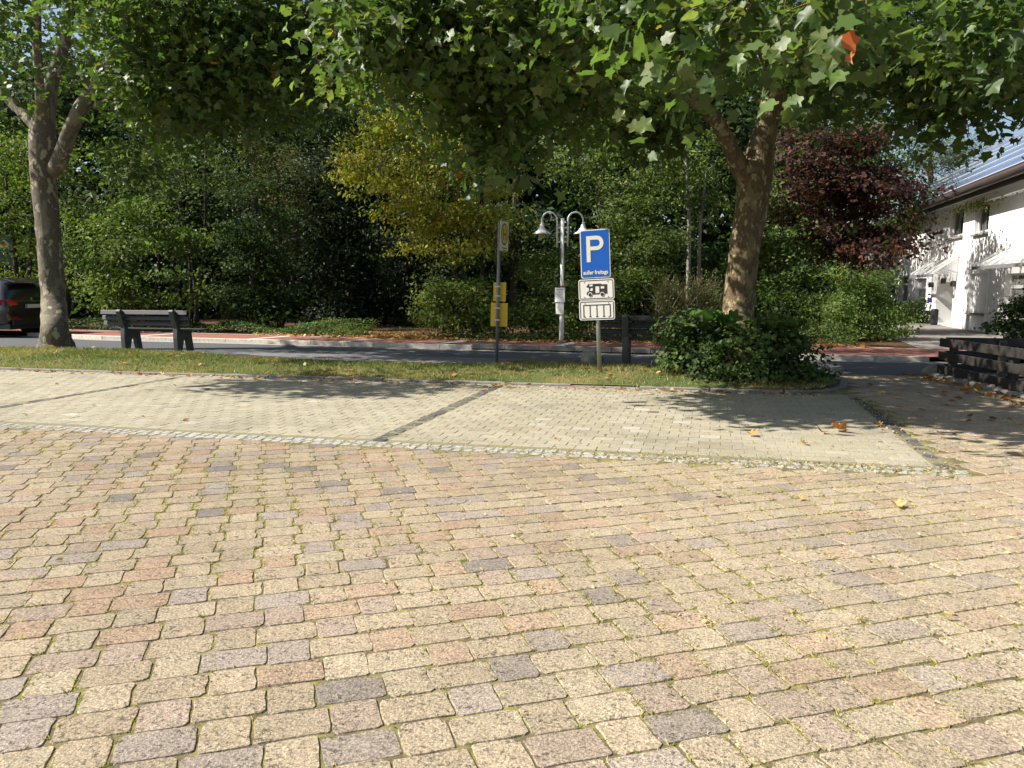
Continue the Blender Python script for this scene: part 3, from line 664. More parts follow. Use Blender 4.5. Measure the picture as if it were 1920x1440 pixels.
bush('pine_tree', 'distant grey-green pine above the solar roof', 'tree', foot(1745, 56), [B(1745, 290, 56, 2.4, 2, 1.1), B(1725, 330, 56, 1.6, 1.6, 1.0), B(1790, 275, 57, 1.8, 1.6, .8), B(1760, 380, 56, 2.4, 2, 1.6), B(1700, 270, 57, 1.6, 1.6, .8)], 380, 16, .34, .42, [(.075, .095, .055), (.06, .08, .045), (.10, .115, .07)], [2, 2, 1], 115, [[(foot(1745, 56), .3), (WD(1745, 380, 56), .22), (WD(1745, 270, 56), .1)]], tmpl=NEEDLE, droop=0, up=.3)
for i, (u, d, lab) in enumerate(((600, 30, 'added near-black shrub blocking light deep in the gap of the wood, beside the evergreen'), (700, 31, 'added near-black shrub blocking light in the middle of the dark gap'), (780, 29.5, 'added near-black shrub blocking light at the edge of the gap under the yellow tree'))):  # near-black shrubs added to block light and keep the gap dark
    bush('gap_filler_shrub', lab, 'shrub', foot(u, d), [B(u, 520, d, 1.3, .9, 1.6), B(u - 20, 420, d + .5, 1.3, .9, 1.4), B(u + 15, 590, d, 1.2, .8, .9), B(u, 330, d + 1, 1.4, 1, 1.2)], 560, 13, .17, .24, [(.018, .032, .012), (.024, .04, .014)], [1, 1], 190 + i, mat='leaf_matt', group=G1)
bush('linden_tree', 'green tree half hidden behind the red maple, next to the house', 'tree', foot(1640, 29.5), [B(1640, 300, 29.5, 1.5, 1.6, 1.2), B(1660, 380, 29.3, 1.3, 1.4, 1.2), B(1600, 260, 30, 1.5, 1.5, 1.0), B(1650, 440, 29, 1.1, 1.2, .8)], 420, 13, .13, .24, GRN, [2, 2, 2, 1], 195, stems(1640, 29.5, [(1640, 330), (1660, 300)], .1), group=G1)
# taller trees standing behind
tall = [(-60, 34, 'tall green tree rising beyond the car'), (120, 33, 'tall tree seen in the fork of the grey plane trunk'), (330, 36, 'tall dark tree behind the feathery pale tree'), (470, 33, 'tall dark tree behind the olive thicket'), (620, 35, 'tall dark tree above the black gap in the wood'), (790, 33, 'tall tree towering over the golden yellow tree'), (960, 31, 'tall dark tree behind the twin lamp'), (1120, 32, 'tall shaded tree behind the blue parking sign'), (1290, 33, 'tall shaded tree left of the brown plane trunk'), (1470, 34, 'tall shaded tree right of the brown plane trunk'), (1600, 38, 'tall tree rising behind the red maple')]
for i, (u, d, lab) in enumerate(tall):
    r_ = random.Random(i + 50); bl_ = []
    for k in range(8):
        bl_.append(B(u + r_.uniform(-90, 90), 470 - k * (58 if u < 1500 else 40) + r_.uniform(-20, 20), d + r_.uniform(-1.2, 1.2), r_.uniform(1.5, 2.3), r_.uniform(1.4, 2), r_.uniform(1.0, 1.6)))
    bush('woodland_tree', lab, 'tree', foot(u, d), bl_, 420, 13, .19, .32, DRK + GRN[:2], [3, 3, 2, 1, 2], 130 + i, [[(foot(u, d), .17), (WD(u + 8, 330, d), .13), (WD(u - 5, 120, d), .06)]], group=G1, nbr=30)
# the wood behind reads as one mass
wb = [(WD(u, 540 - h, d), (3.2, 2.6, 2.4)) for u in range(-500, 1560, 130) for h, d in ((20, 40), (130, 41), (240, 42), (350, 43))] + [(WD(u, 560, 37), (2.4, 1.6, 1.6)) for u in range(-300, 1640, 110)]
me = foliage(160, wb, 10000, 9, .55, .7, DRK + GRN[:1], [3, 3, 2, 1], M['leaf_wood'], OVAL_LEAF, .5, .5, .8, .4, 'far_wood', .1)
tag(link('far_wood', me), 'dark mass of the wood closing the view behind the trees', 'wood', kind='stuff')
print('TRIS trees', TRIS[0])

# ------------------------------------------------------------------ benches (back towards the viewer)
def make_bench(label, loc, sup_x, x0, x1, seat0, seat1):
    t = thing('park_bench', label, 'bench', loc, group='park benches on the grass island')
    out = [(-.02, -.05), (.12, -.05), (.20, .20), (.27, .30), (.34, .20), (.40, -.05), (.53, -.05), (.47, .30), (.47, .40), (.10, .40), (.085, .50), (-.01, .72), (-.05, .84), (-.13, .86), (-.15, .82), (-.10, .68), (-.02, .46), (-.035, .25)]
    for sx in sup_x:
        MB().prism(out, 'x', sx - .055, sx + .055).build('leg', M['bench_metal'], t, bevel=.012)
    for k, (y, z) in enumerate(((-.045, .795), (-.005, .675), (.035, .555))):
        b = MB().box(x0, x1, -.018, .018, -.048, .048)
        b.build('back_slat', M['bench_wood'], t, (0, y, z), (R(-20), 0, 0), bevel=.006)
    for k in range(4):
        MB().box(seat0, seat1, -.045, .045, -.018, .018).build('seat_slat', M['bench_wood'], t, (0, .13 + k * .105, .425), (R(-3), 0, 0), bevel=.006)
    return t
pb = G(280, 656, LZ); bx = pb.x
s1 = onY(233, 650, pb.y).x - bx; s2 = onY(331, 650, pb.y).x - bx
make_bench('dark slatted park bench seen whole, beside the grey plane trunk', (bx, pb.y, LZ + .01), (s1, s2), onY(193, 600, pb.y).x - bx, onY(354, 600, pb.y).x - bx, onY(200, 632, pb.y).x - bx, onY(369, 632, pb.y).x - bx)
pb = G(1172, 682, LZ); bx = pb.x
x0 = onY(1122, 630, pb.y).x - bx
make_bench('dark slatted park bench half hidden behind the parking sign and ivy bush', (bx, pb.y, LZ + .01), (0, 1.15), x0, x0 + 2.0, x0 + .02, x0 + 2.02)

# ------------------------------------------------------------------ text helper
def text_mesh(txt, size, mat, parent, loc, rot, name='lettering', bold=.0, sx=1.0):
    cu = bpy.data.curves.new(name, 'FONT'); cu.body = txt; cu.size = size; cu.align_x = 'CENTER'; cu.align_y = 'CENTER'
    cu.extrude = .001; cu.offset = bold; cu.resolution_u = 3
    o = bpy.data.objects.new('tmp', cu); COL.objects.link(o)
    dg = bpy.context.evaluated_depsgraph_get(); me = bpy.data.meshes.new_from_object(o.evaluated_get(dg)); bpy.data.objects.remove(o)
    me.name = name; me.materials.clear(); me.materials.append(mat)
    q = link(name, me, parent, loc, rot); q.scale = (sx, 1, 1); return q
def rrect(w, h, r, n=5):
    pts = []
    for cx, cy, a0 in ((w / 2 - r, -h / 2 + r, -90), (w / 2 - r, h / 2 - r, 0), (-w / 2 + r, h / 2 - r, 90), (-w / 2 + r, -h / 2 + r, 180)):
        pts += [(cx + r * math.cos(R(a0 + 90 * k / n)), cy + r * math.sin(R(a0 + 90 * k / n))) for k in range(n + 1)]
    return pts
def plate(name, w, h, r, mat, parent, x, z, y0, y1):
    mb = MB().prism([(x + a, z + b) for a, b in rrect(w, h, r)], 'y', y0, y1); return mb.build(name, mat, parent)
def frame_ring(name, w, h, r, t, mat, parent, x, z, y0, y1):
    o = [(x + a, z + b) for a, b in rrect(w, h, r)]; i = [(x + a, z + b) for a, b in rrect(w - 2 * t, h - 2 * t, max(.005, r - t))]
    n = len(o); vs = [(p[0], y0, p[1]) for p in o] + [(p[0], y0, p[1]) for p in i] + [(p[0], y1, p[1]) for p in o] + [(p[0], y1, p[1]) for p in i]
    fs = []
    for k in range(n):
        j = (k + 1) % n; fs += [(k, j, n + j, n + k), (2 * n + k, 3 * n + k, 3 * n + j, 2 * n + j), (k, 2 * n + k, 2 * n + j, j), (n + k, n + j, 3 * n + j, 3 * n + k)]
    return MB().add(vs, fs).build(name, mat, parent)
M['sign_white'] = plain('sign_white', (.66, .64, .60), .35, 0, .04, 8, .5)
M['sign_blue'] = plain('sign_blue', (.004, .085, .40), .3, 0, .06, 6, .5)
M['sign_black'] = plain('sign_black', (.018, .018, .018), .5, 0, .05)
M['sign_letter'] = plain('sign_letter', (.62, .60, .50), .35, 0, .04, 8)
M['sign_yellow'] = plain('sign_yellow', (.66, .42, .02), .45, 0, .08, 6)
M['sign_green'] = plain('sign_green', (.02, .14, .05), .5, 0, .1)

# ------------------------------------------------------------------ parking sign
pp = G(1124.5, 699, LZ)
ps = thing('parking_sign', 'blue parking sign with white camper and bay plates on a steel post', 'road sign', pp, (0, R(-2.6), R(-8)))
dz = 1500 / (-pp.x * math.sin(YAW) + pp.y * math.cos(YAW) - .1)
def ph(v): return (699 - v) / dz * 1.005
MB().tube([(0, 0, -.1), (0, 0, ph(434))], .034, 14).build('post', M['steel'], ps, smooth=True)
MB().lathe([(.0, .012), (.03, .010), (.038, 0), (.038, -.03)], (0, 0, ph(434)), 14).build('post_cap', M['steel'], ps, smooth=True)
z0, z1 = ph(521), ph(432); w = .475; zc = (z0 + z1) / 2; hh = z1 - z0
pl = plate('blue_plate', w, hh, .035, M['sign_white'], ps, 0, zc, -.052, -.048)
plate('blue_field', w - .028, hh - .028, .028, M['sign_blue'], pl, 0, zc, -.055, -.0522)
# the P: stem and bowl
st = .062; px0 = -.135; pt = zc + .275; pbm = zc - .125
outer = [(px0, pbm), (px0 + st, pbm), (px0 + st, zc + .055)]
cxx, czz, ro, ri = px0 + .165, zc + .165, .11, .052
arc_o = [(cxx + ro * math.cos(R(a)), czz + ro * math.sin(R(a))) for a in range(-90, 91, 12)]
outer += arc_o + [(px0, pt)]
mbp = MB(); inner = [(cxx + ri * math.cos(R(a)), czz + ri * math.sin(R(a))) for a in range(-90, 91, 12)]
mbp.prism([(px0, pbm), (px0 + st, pbm), (px0 + st, pt), (px0, pt)], 'y', -.0585, -.0552)
n_ = len(arc_o)
bo = [(px0 + st, czz - ro)] + arc_o + [(px0 + st, czz + ro)]; bi = [(px0 + st, czz - ri)] + inner + [(px0 + st, czz + ri)]
for k in range(len(bo) - 1):
    mbp.prism([bo[k], bo[k + 1], bi[k + 1], bi[k]], 'y', -.0585, -.0552)
mbp.build('letter_p', M['sign_letter'], pl)
text_mesh('außer freitags', .086, M['sign_letter'], pl, (.0, -.0565, z0 + .085), (R(90), 0, 0), 'lettering', .0022, .84)
def sub_plate(v0, v1, w):
    a, b = ph(v1), ph(v0); c = (a + b) / 2; h = b - a
    p = plate('white_plate', w, h, .035, M['sign_white'], ps, 0, c, -.052, -.048)
    frame_ring('black_border', w - .03, h - .03, .028, .011, M['sign_black'], p, 0, c, -.0545, -.0522)
    for sx in (-1, 1):
        for sz in (-1, 1):
            MB().prism([(sx * w * .33 + .007 * math.cos(k), c + sz * (h / 2 - .045) + .007 * math.sin(k)) for k in np.arange(0, 6.28, .8)], 'y', -.057, -.0523).build('rivet', M['sign_black'], p)
    return p, c, h
p1, c, h = sub_plate(523, 561.5, .575)
yy = (-.0555, -.0522)
# camper van pictogram: cab to the left
cv = MB()
cv.prism([(-.155, c + .055), (-.125, c + .088), (.075, c + .088), (.09, c + .075), (.175, c + .075), (.175, c - .070), (-.155, c - .080), (-.155, c - .045), (-.12, c - .02), (-.115, c + .03), (-.155, c + .04)], 'y', *yy)
cvo = cv.build('camper_symbol', M['sign_black'], p1)
yw = (-.0575, -.0557)
def wbox(x0, x1, a, b): MB().box(x0, x1, yw[0], yw[1], a, b).build('symbol_window', M['sign_white'], cvo)
wbox(-.105, -.055, c + .052, c + .078); wbox(-.01, .05, c - .055, c + .045); wbox(.075, .13, c + .01, c + .045)
MB().prism([(-.105, c - .018), (-.055, c - .018), (-.055, c + .022), (-.082, c + .022)], 'y', *yw).build('symbol_window', M['sign_white'], cvo)
for wx in (-.10, .095):
    MB().prism([(wx + .036 * math.cos(k), c - .078 + .036 * math.sin(k)) for k in np.arange(0, 6.28, .35)], 'y', -.0572, -.0556).build('symbol_arch', M['sign_white'], cvo)
    MB().prism([(wx + .027 * math.cos(k), c - .080 + .027 * math.sin(k)) for k in np.arange(0, 6.28, .35)], 'y', -.0592, -.0574).build('symbol_wheel', M['sign_black'], cvo)
p2, c, h = sub_plate(562.5, 599, .575)
bars = MB().box(-.22, .22, yy[0], yy[1], c + .075, c + .088)
for k in range(5):
    x = -.22 + .11 * k; xx = x + (.006 if k == 0 else -.006 if k == 4 else 0)
    bars.box(xx - .006, xx + .006, yy[0] - .0004, yy[1], c - .092, c + .075); bars.box(xx - (.006 if k == 0 else .018), xx + (.006 if k == 4 else .018), yy[0] - .0008, yy[1], c - .104, c - .092)
bars.build('bay_symbol', M['sign_black'], p2)
for zz in (zc + .2, zc - .25, ph(542), ph(580)):
    MB().lathe([(.036, -.015), (.040, -.015), (.040, .015), (.036, .015)], (0, 0, zz), 14).box(-.05, .05, -.047, -.036, zz - .012, zz + .012).build('clamp', M['steel'], ps)

# ------------------------------------------------------------------ bus stop
pbs = G(931, 679, LZ); sc = 1500 / (pbs.dot(Vector((-math.sin(YAW), math.cos(YAW), 0))))
bs = thing('bus_stop_sign', 'grey bus stop post with H sign and two yellow boards', 'bus stop', pbs, (0, R(1.4), 0))
def bh(v): return (679 - v) / sc
MB().tube([(0, 0, -.1), (0, 0, bh(419))], .030, 12).build('post', M['steel_dark'], bs, smooth=True)
hp = link('stop_panel', None, bs, (0, 0, 0), (0, 0, R(-4)))
y0_, y1_ = -.06, .40; ya = (y0_ + y1_) / 2; za, zb = bh(472), bh(417)
pan = MB().prism([(ya + a, (za + zb) / 2 + b) for a, b in rrect(.46, zb - za, .03)], 'x', .034, .040).build('panel', M['sign_white'], hp)
def disc(name, r, mat, par, y, z, x0, x1): return MB().prism([(y + r * math.cos(k), z + r * math.sin(k)) for k in np.arange(0, 6.28, .2)], 'x', x0, x1).build(name, mat, par)
zc2 = zb - .23
disc('green_ring', .195, M['sign_green'], hp, ya, zc2, .0405, .043); disc('yellow_disc', .165, M['sign_yellow'], hp, ya, zc2, .0432, .0455)
MB().box(.046, .048, ya - .09, ya - .055, zc2 - .1, zc2 + .1).box(.046, .048, ya + .055, ya + .09, zc2 - .1, zc2 + .1).box(.0462, .0482, ya - .055, ya + .055, zc2 - .017, zc2 + .017).build('letter_h', M['sign_green'], hp)
MB().box(.041, .0425, ya - .14, ya + .14, zc2 - .252, zc2 - .235).box(.041, .0425, ya - .09, ya + .09, zc2 - .288, zc2 - .275).build('panel_lines', M['sign_black'], hp)
for (u0, u1, v0, v1) in ((924.5, 948.5, 530, 565), (919, 951.5, 568, 612)):
    vm = (v0 + v1) / 2; cx_ = (u0 + u1) / 2 - (931 + (679 - vm) * .026)
    b = MB().prism([(cx_ / sc + a, bh(vm) + q) for a, q in rrect((u1 - u0) / sc, (v1 - v0) / sc, .008)], 'y', .036, .042).build('yellow_board', M['sign_yellow'], bs)
    for q in (.22, .72):
        z = bh(v0 + (v1 - v0) * q)
        MB().lathe([(.032, -.014), (.037, -.014), (.037, .014), (.032, .014)], (0, 0, z), 12).box(-.06, .06, -.045, -.033, z - .01, z + .01).build('clamp', M['steel'], b)

# ------------------------------------------------------------------ twin lamp
pla = G(1053, 641, PZ); sc = 1500 / (pla.dot(Vector((-math.sin(YAW), math.cos(YAW), 0))))
la = thing('street_lamp', 'white post lamp with two curved arms and bell shades', 'street lamp', pla, (0, 0, R(14)))
def lh(v): return (641 - v) / sc
MB().tube([(0, 0, -.1), (0, 0, lh(596)), (0, 0, lh(594)), (0, 0, lh(413))], [.062, .062, .05, .045], 14).build('post', M['white_paint'], la, smooth=True)
M['lamp_glass'] = plain('lamp_glass', (.42, .36, .16), .15, 0, .1, 8, .6)
for s_ in (-1, 1):
    ax = s_ * 10 / sc; ex = s_ * 38 / sc
    pts = [(ax, 0, lh(464)), (ax, 0, lh(440)), (ax, 0, lh(418))]
    cm = (ax + ex) / 2; rx = abs(ex - ax) / 2
    pts += [(cm - s_ * rx * math.cos(R(a)), 0, lh(417) + 15 / sc * math.sin(R(a))) for a in range(15, 181, 15)] + [(ex, 0, lh(424))]
    arm = MB().tube(pts, .021, 10).build('lamp_arm', M['white_paint'], la, smooth=True)
    for v in (430, 456):
        MB().box(min(0, ax), max(0, ax), -.018, .018, lh(v) - .02, lh(v) + .02).build('bracket', M['white_paint'], arm)
    sh = MB().lathe([(.001, .04), (.025, .03), (.03, 0), (.055, -.03), (.065, -.10), (.10, -.13), (.115, -.16), (.235, -.245), (.235, -.255), (.11, -.18), (.001, -.17)], (ex, 0, lh(423)), 24).build('lamp_shade', M['white_paint'], la, smooth=True)
    MB().lathe([(.095, -.18), (.09, -.26), (.065, -.33), (.001, -.36)], (ex, 0, lh(423)), 16).build('lamp_globe', M['lamp_glass'], sh, smooth=True)
for w_, v0, v1 in ((18.5, 540, 567), (15, 569, 589)):
    nb = MB().prism([(a * 1.3, (lh(v0) + lh(v1)) / 2 + q) for a, q in rrect(w_ / sc, (v0 - v1) / -sc, .006)], 'y', -.085, -.075).build('notice_board', M['white_paint'], la, None, (0, 0, R(-44)))
    if w_ > 18: MB().box(-.11, .09, -.0875, -.0855, lh(v0) - .055, lh(v0) - .04).build('notice_heading', M['steel_dark'], nb)
MB().lathe([(.052, -.02), (.054, -.02), (.054, .02), (.052, .02)], (0, 0, lh(538)), 14).build('red_band', plain('red_band', (.5, .03, .02)), la)
MB().box(-.055, -.035, -.05, .02, lh(496), lh(468)).build('cable_cover', M['steel_dark'], la)

# ------------------------------------------------------------------ priority road sign at the picture edge
pq = foot(13, 33)
pr = thing('priority_road_sign', 'yellow diamond priority sign on a grey-green post at the picture edge', 'road sign', pq, (0, 0, R(40)))
zz = WD(12, 463, 33).z
M['sign_back'] = plain('sign_back_green', (.10, .125, .115), .6, 0, .1)
MB().tube([(0, 0, -.1), (0, 0, zz + .3)], .04, 10).build('post', M['sign_back'], pr, smooth=True)
MB().prism([(.33 * math.cos(k), zz + .36 * math.sin(k)) for k in np.arange(0, 6.28, .25)], 'y', -.06, -.045).build('backing', M['sign_back'], pr)
MB().prism([(.21, zz), (0, zz + .24), (-.21, zz), (0, zz - .24)], 'y', -.065, -.0605).build('white_diamond', M['sign_white'], pr)
MB().prism([(.125, zz), (0, zz + .145), (-.125, zz), (0, zz - .145)], 'y', -.07, -.0655).build('yellow_diamond', plain('amber', (.6, .27, .01)), pr)
MB().prism([(a, zz - .63 + b) for a, b in rrect(.58, .46, .03)], 'y', -.06, -.045).build('lower_plate', M['sign_back'], pr)

# ------------------------------------------------------------------ boulder
def rock(name, label, c, rx, ry, rz, seed, mat, parent=None, cat='boulder', sub=3):
    bm = bmesh.new(); bmesh.ops.create_icosphere(bm, subdivisions=sub, radius=1)
    r_ = random.Random(seed); pl_ = [(Vector((r_.gauss(0, 1), r_.gauss(0, 1), r_.gauss(0, 1) + .3)).normalized(), r_.uniform(.62, .9)) for _ in range(9)]
    for v in bm.verts:
        for nrm_, d in pl_:
            k = v.co.dot(nrm_)
            if k > d: v.co -= nrm_ * (k - d) * .9
        v.co += v.co.normalized() * r_.gauss(0, .018)
        v.co = Vector((v.co.x * rx, v.co.y * ry, v.co.z * rz))
    me = bpy.data.meshes.new(name); bm.to_mesh(me); bm.free(); me.materials.append(mat)
    o = link(name, me, parent, c)
    if label: tag(o, label, cat)
    return o
pk = G(1109, 684, LZ)
rock('boulder', 'grey boulder on the grass behind the parking sign post', (pk.x, pk.y + .1, LZ + .08), .24, .2, .24, 5, M['boulder'])

# ------------------------------------------------------------------ low timber fence with a row of edging stones
fa = G(1763, 706, 0.0); fb = Vector((4.75, 8.6, 0))
fe = thing('timber_fence', 'low dark fence of three wide planks at the right edge', 'fence', fa)
dirv = (fb - fa).normalized(); ang = math.atan2(dirv.y, dirv.x); FL = (fb - fa).length
for k, z in enumerate((.125, .345, .565)):
    off = (0.04, .02, 0)[k]
    MB().box(-.06 - .012 * (2 - k), FL, -.022, .022, -.068, .068).build('plank', M['fence_wood'], fe, (0, 0, z), (R(rng0.gauss(0, 1)), R(rng0.gauss(0, .2)), ang), bevel=.006)
for k in range(4):
    p = dirv * (.22 + k * 1.75) + Vector((.085, .02, 0))
    MB().box(-.05, .05, -.05, .05, -.2, .60).build('post', M['fence_wood'], fe, p, (0, 0, ang), bevel=.006)
for k, z in enumerate((.125, .345, .565)):
    MB().box(.06, 6.0, -.022, .022, -.068, .068).build('plank', M['fence_wood'], fe, (.02, .10, z + .01), (0, R(rng0.gauss(0, .2)), R(2)), bevel=.006)
for k in range(4):
    MB().box(-.05, .05, -.05, .05, -.2, .60).build('post', M['fence_wood'], fe, (.9 + k * 1.6, .02 + .03 * k, 0), bevel=.006)
bed = sheet('planting_bed', [(fa.x + .1, fa.y), (11, 14.8), (12, 9.3), (fb.x + .1, 9.3)], .0, M['earth'])
stones = tag(link('stone_edging', None), kind='structure')
x = 0.1; r_ = random.Random(77)
while x < FL:
    L = r_.uniform(.13, .24); p = fa + dirv * (x + L / 2) + Vector((-.14 + r_.gauss(0, .02), -.03, .02))
    o = rock('edging_stone', None, p, L * .52, r_.uniform(.07, .10), r_.uniform(.055, .085), int(x * 100), M['boulder'], stones, sub=2)
    o.rotation_euler = (0, 0, ang + r_.gauss(0, .2)); x += L
pk = G(1748, 704, 0)
rock('boulder', 'rounded pale stone at the end of the dark plank fence', (pk.x, pk.y + .08, .06), .17, .16, .15, 9, plain('pale_stone', (.26, .25, .2), .9, 0, .3, 12, .2, .5, 40))
bush('laurel_bush', 'dark leafy bush growing over the low plank fence', 'bush', foot(1905, 14.2, .0), [B(1900, 625, 14.2, .38, .5, .34), B(1960, 610, 14.3, .6, .6, .5), B(1895, 585, 14.4, .22, .3, .2), B(1990, 560, 14.6, .6, .6, .5), B(1885, 640, 14.0, .3, .3, .25)], 700, 13, .075, .085, DRK + GRN[1:2], [2, 3, 3, 2], 171)

# ------------------------------------------------------------------ ivy bush round the foot of the right plane tree
z_ = LZ
bush('ivy_bush', 'spreading ivy bush round the foot of the brown plane trunk', 'bush', G(1395, 705, z_), [B(1330, 660, 12.7, .5, .5, .32), B(1300, 620, 12.9, .35, .4, .35), B(1400, 655, 12.3, .6, .45, .38), B(1470, 670, 12.2, .5, .5, .30), B(1440, 630, 12.7, .4, .4, .3), B(1380, 690, 11.95, .8, .3, .2), B(1470, 700, 12.0, .6, .35, .18), B(1520, 705, 12.2, .3, .5, .2), B(1280, 670, 12.5, .28, .35, .28)], 1000, 13, .062, .085, GRN[:3] + DRK[1:] + [(.30, .12, .05)], [3, 3, 2, 1.5, 1.5, .12], 172, tmpl=LOBED_LEAF, nbr=20)
bush('oak_sapling', 'young oak with pale green lobed leaves right of the trunk foot', 'shrub', G(1462, 690, z_), [B(1460, 605, 12.6, .26, .2, .16), B(1490, 592, 12.6, .16, .2, .10), B(1440, 585, 12.6, .12, .12, .1)], 34, 9, .12, .06, [(.10, .16, .03), (.08, .13, .03)], [1, 1], 173, tmpl=LOBED_LEAF, nbr=14)
bush('maple_seedling', 'bright green broad-leaved seedling at the left of the trunk foot', 'shrub', G(1340, 692, z_), [B(1335, 575, 12.9, .13, .15, .2), B(1345, 600, 12.8, .12, .12, .1)], 22, 6, .13, .06, [(.075, .15, .03)], [1], 174, tmpl=PLANE_LEAF, nbr=10)
# broom: thin upright switches
def switches(name, label, u0, u1, vb, vt, d, n, seed, pal):
    rng = np.random.default_rng(seed); base = foot((u0 + u1) / 2, d, LZ)
    t = thing(name, label, 'shrub', base)
    a, b = WD(u0, 540, d), WD(u1, 540, d); k = rng.random(n)
    z0 = np.full(n, .0); top = WD(900, vt, d).z - LZ
    P = np.stack([a.x + (b.x - a.x) * k - base.x, a.y + (b.y - a.y) * k - base.y + rng.normal(size=n) * .15, rng.uniform(.1, .75, n) * top], 1)
    T = np.stack([rng.normal(size=n) * .35 + .12, rng.normal(size=n) * .3, np.ones(n)], 1); N = rng.normal(size=(n, 3))
    sz = rng.uniform(.25, .55, n)
    V = np.array([(-.010, 0, 0), (.010, 0, 0), (.006, .6, .03), (0, 1, .09), (-.006, .6, .03)]); F = np.array([(0, 1, 2), (0, 2, 4), (4, 2, 3)])
    co = tints(rng, np.arange(n), pal, [1] * len(pal), .2)
    link('switches', leaves_mesh('switches', P, N, T, sz, (V, F), co, M['leaf_matt']), t)
    V2, F2 = OVAL_LEAF; i = rng.choice(n, n * 3); f = rng.random((n * 3, 1))
    PP = P[i] + nrm(T[i]) * sz[i][:, None] * f; link('leaves', leaves_mesh('leaves', PP, rng.normal(size=(n * 3, 3)), T[i] + rng.normal(size=(n * 3, 3)) * .4, np.full(n * 3, .045), OVAL_LEAF, tints(rng, np.arange(n * 3), pal, [1] * len(pal), .2), M['leaf_matt']), t)
switches('broom_shrub', 'feathery olive broom between the bench and the brown trunk', 1228, 1345, 640, 505, 14.0, 1500, 175, [(.12, .14, .05), (.15, .12, .06), (.09, .12, .04), (.17, .15, .08)])

# ------------------------------------------------------------------ white house
HX = 8.2
M['render_white'] = plain('white_render', (.74, .735, .72), .9, 0, .06, 2.5, .2, .25, 160)
M['frame_white'] = plain('window_frame_white', (.70, .70, .69), .4, 0, .04)
M['roof_tile'] = plain('red_roof_tile', (.28, .085, .05), .8, 0, .3, 20, .2, .5, 40)
M['gutter_dark'] = plain('dark_gutter', (.045, .035, .03), .4, 0, .2)
def rect(u0, u1, v0, v1):     # u0 is the far jamb; v taken at the middle
    um = (u0 + u1) / 2; a, b = onX(u0, 500, HX).y, onX(u1, 500, HX).y
    return (b, a, onX(um, v1, HX).z, onX(um, v0, HX).z)       # y0 < y1, z0 < z1
house = thing('white_house', 'white rendered house with solar roof, black gutter and glass canopies', 'house', (HX, 28, PZ))
OFF = Vector((HX, 28, PZ))
def hb(name, mat, parent=None, bevel=0):
    def f(*bx):
        mb = MB()
        for (x0, x1, y0, y1, z0, z1) in bx: mb.box(x0 - OFF.x, x1 - OFF.x, y0 - OFF.y, y1 - OFF.y, z0 - OFF.z, z1 - OFF.z)
        return mb.build(name, mat, parent or house, bevel=bevel)
    return f
EZ = onX(1753, 388, HX - .6).z
wins = {'a': rect(1776, 1801, 390, 446), 'b': rect(1822, 1848, 379, 439), 'c': rect(1731, 1742, 405, 455), 'd': rect(1717, 1739, 522, 584), 'e': rect(1688, 1705, 517, 572), 'f': rect(1886, 1935, 512, 602), 'g': rect(1820, 1851, 512, 588)}
door = rect(1759, 1790, 529, 620); door = (door[0], door[1], PZ, door[3])
HY0, HY1 = 15.5, 46.0
opens = list(wins.values()) + [door]
ys = sorted({HY0, HY1} | {o[0] for o in opens} | {o[1] for o in opens}); zs = sorted({-.1, EZ + .25} | {o[2] for o in opens} | {o[3] for o in opens})
mb = MB()
for i in range(len(ys) - 1):
    for k in range(len(zs) - 1):
        ym, zm = (ys[i] + ys[i + 1]) / 2, (zs[k] + zs[k + 1]) / 2
        if any(o[0] < ym < o[1] and o[2] < zm < o[3] for o in opens): continue
        mb.add([(0, ys[i] - OFF.y, zs[k] - OFF.z), (0, ys[i + 1] - OFF.y, zs[k] - OFF.z), (0, ys[i + 1] - OFF.y, zs[k + 1] - OFF.z), (0, ys[i] - OFF.y, zs[k + 1] - OFF.z)], [(0, 1, 2, 3)])
for o in opens:
    dp = .9 if o is door else .22
    y0, y1, z0, z1 = o[0] - OFF.y, o[1] - OFF.y, o[2] - OFF.z, o[3] - OFF.z
    for a, b in (((y0, z0), (y0, z1)), ((y0, z1), (y1, z1)), ((y1, z1), (y1, z0)), ((y1, z0), (y0, z0))):
        mb.add([(0, *a), (0, *b), (dp, *b), (dp, *a)], [(0, 1, 2, 3)])
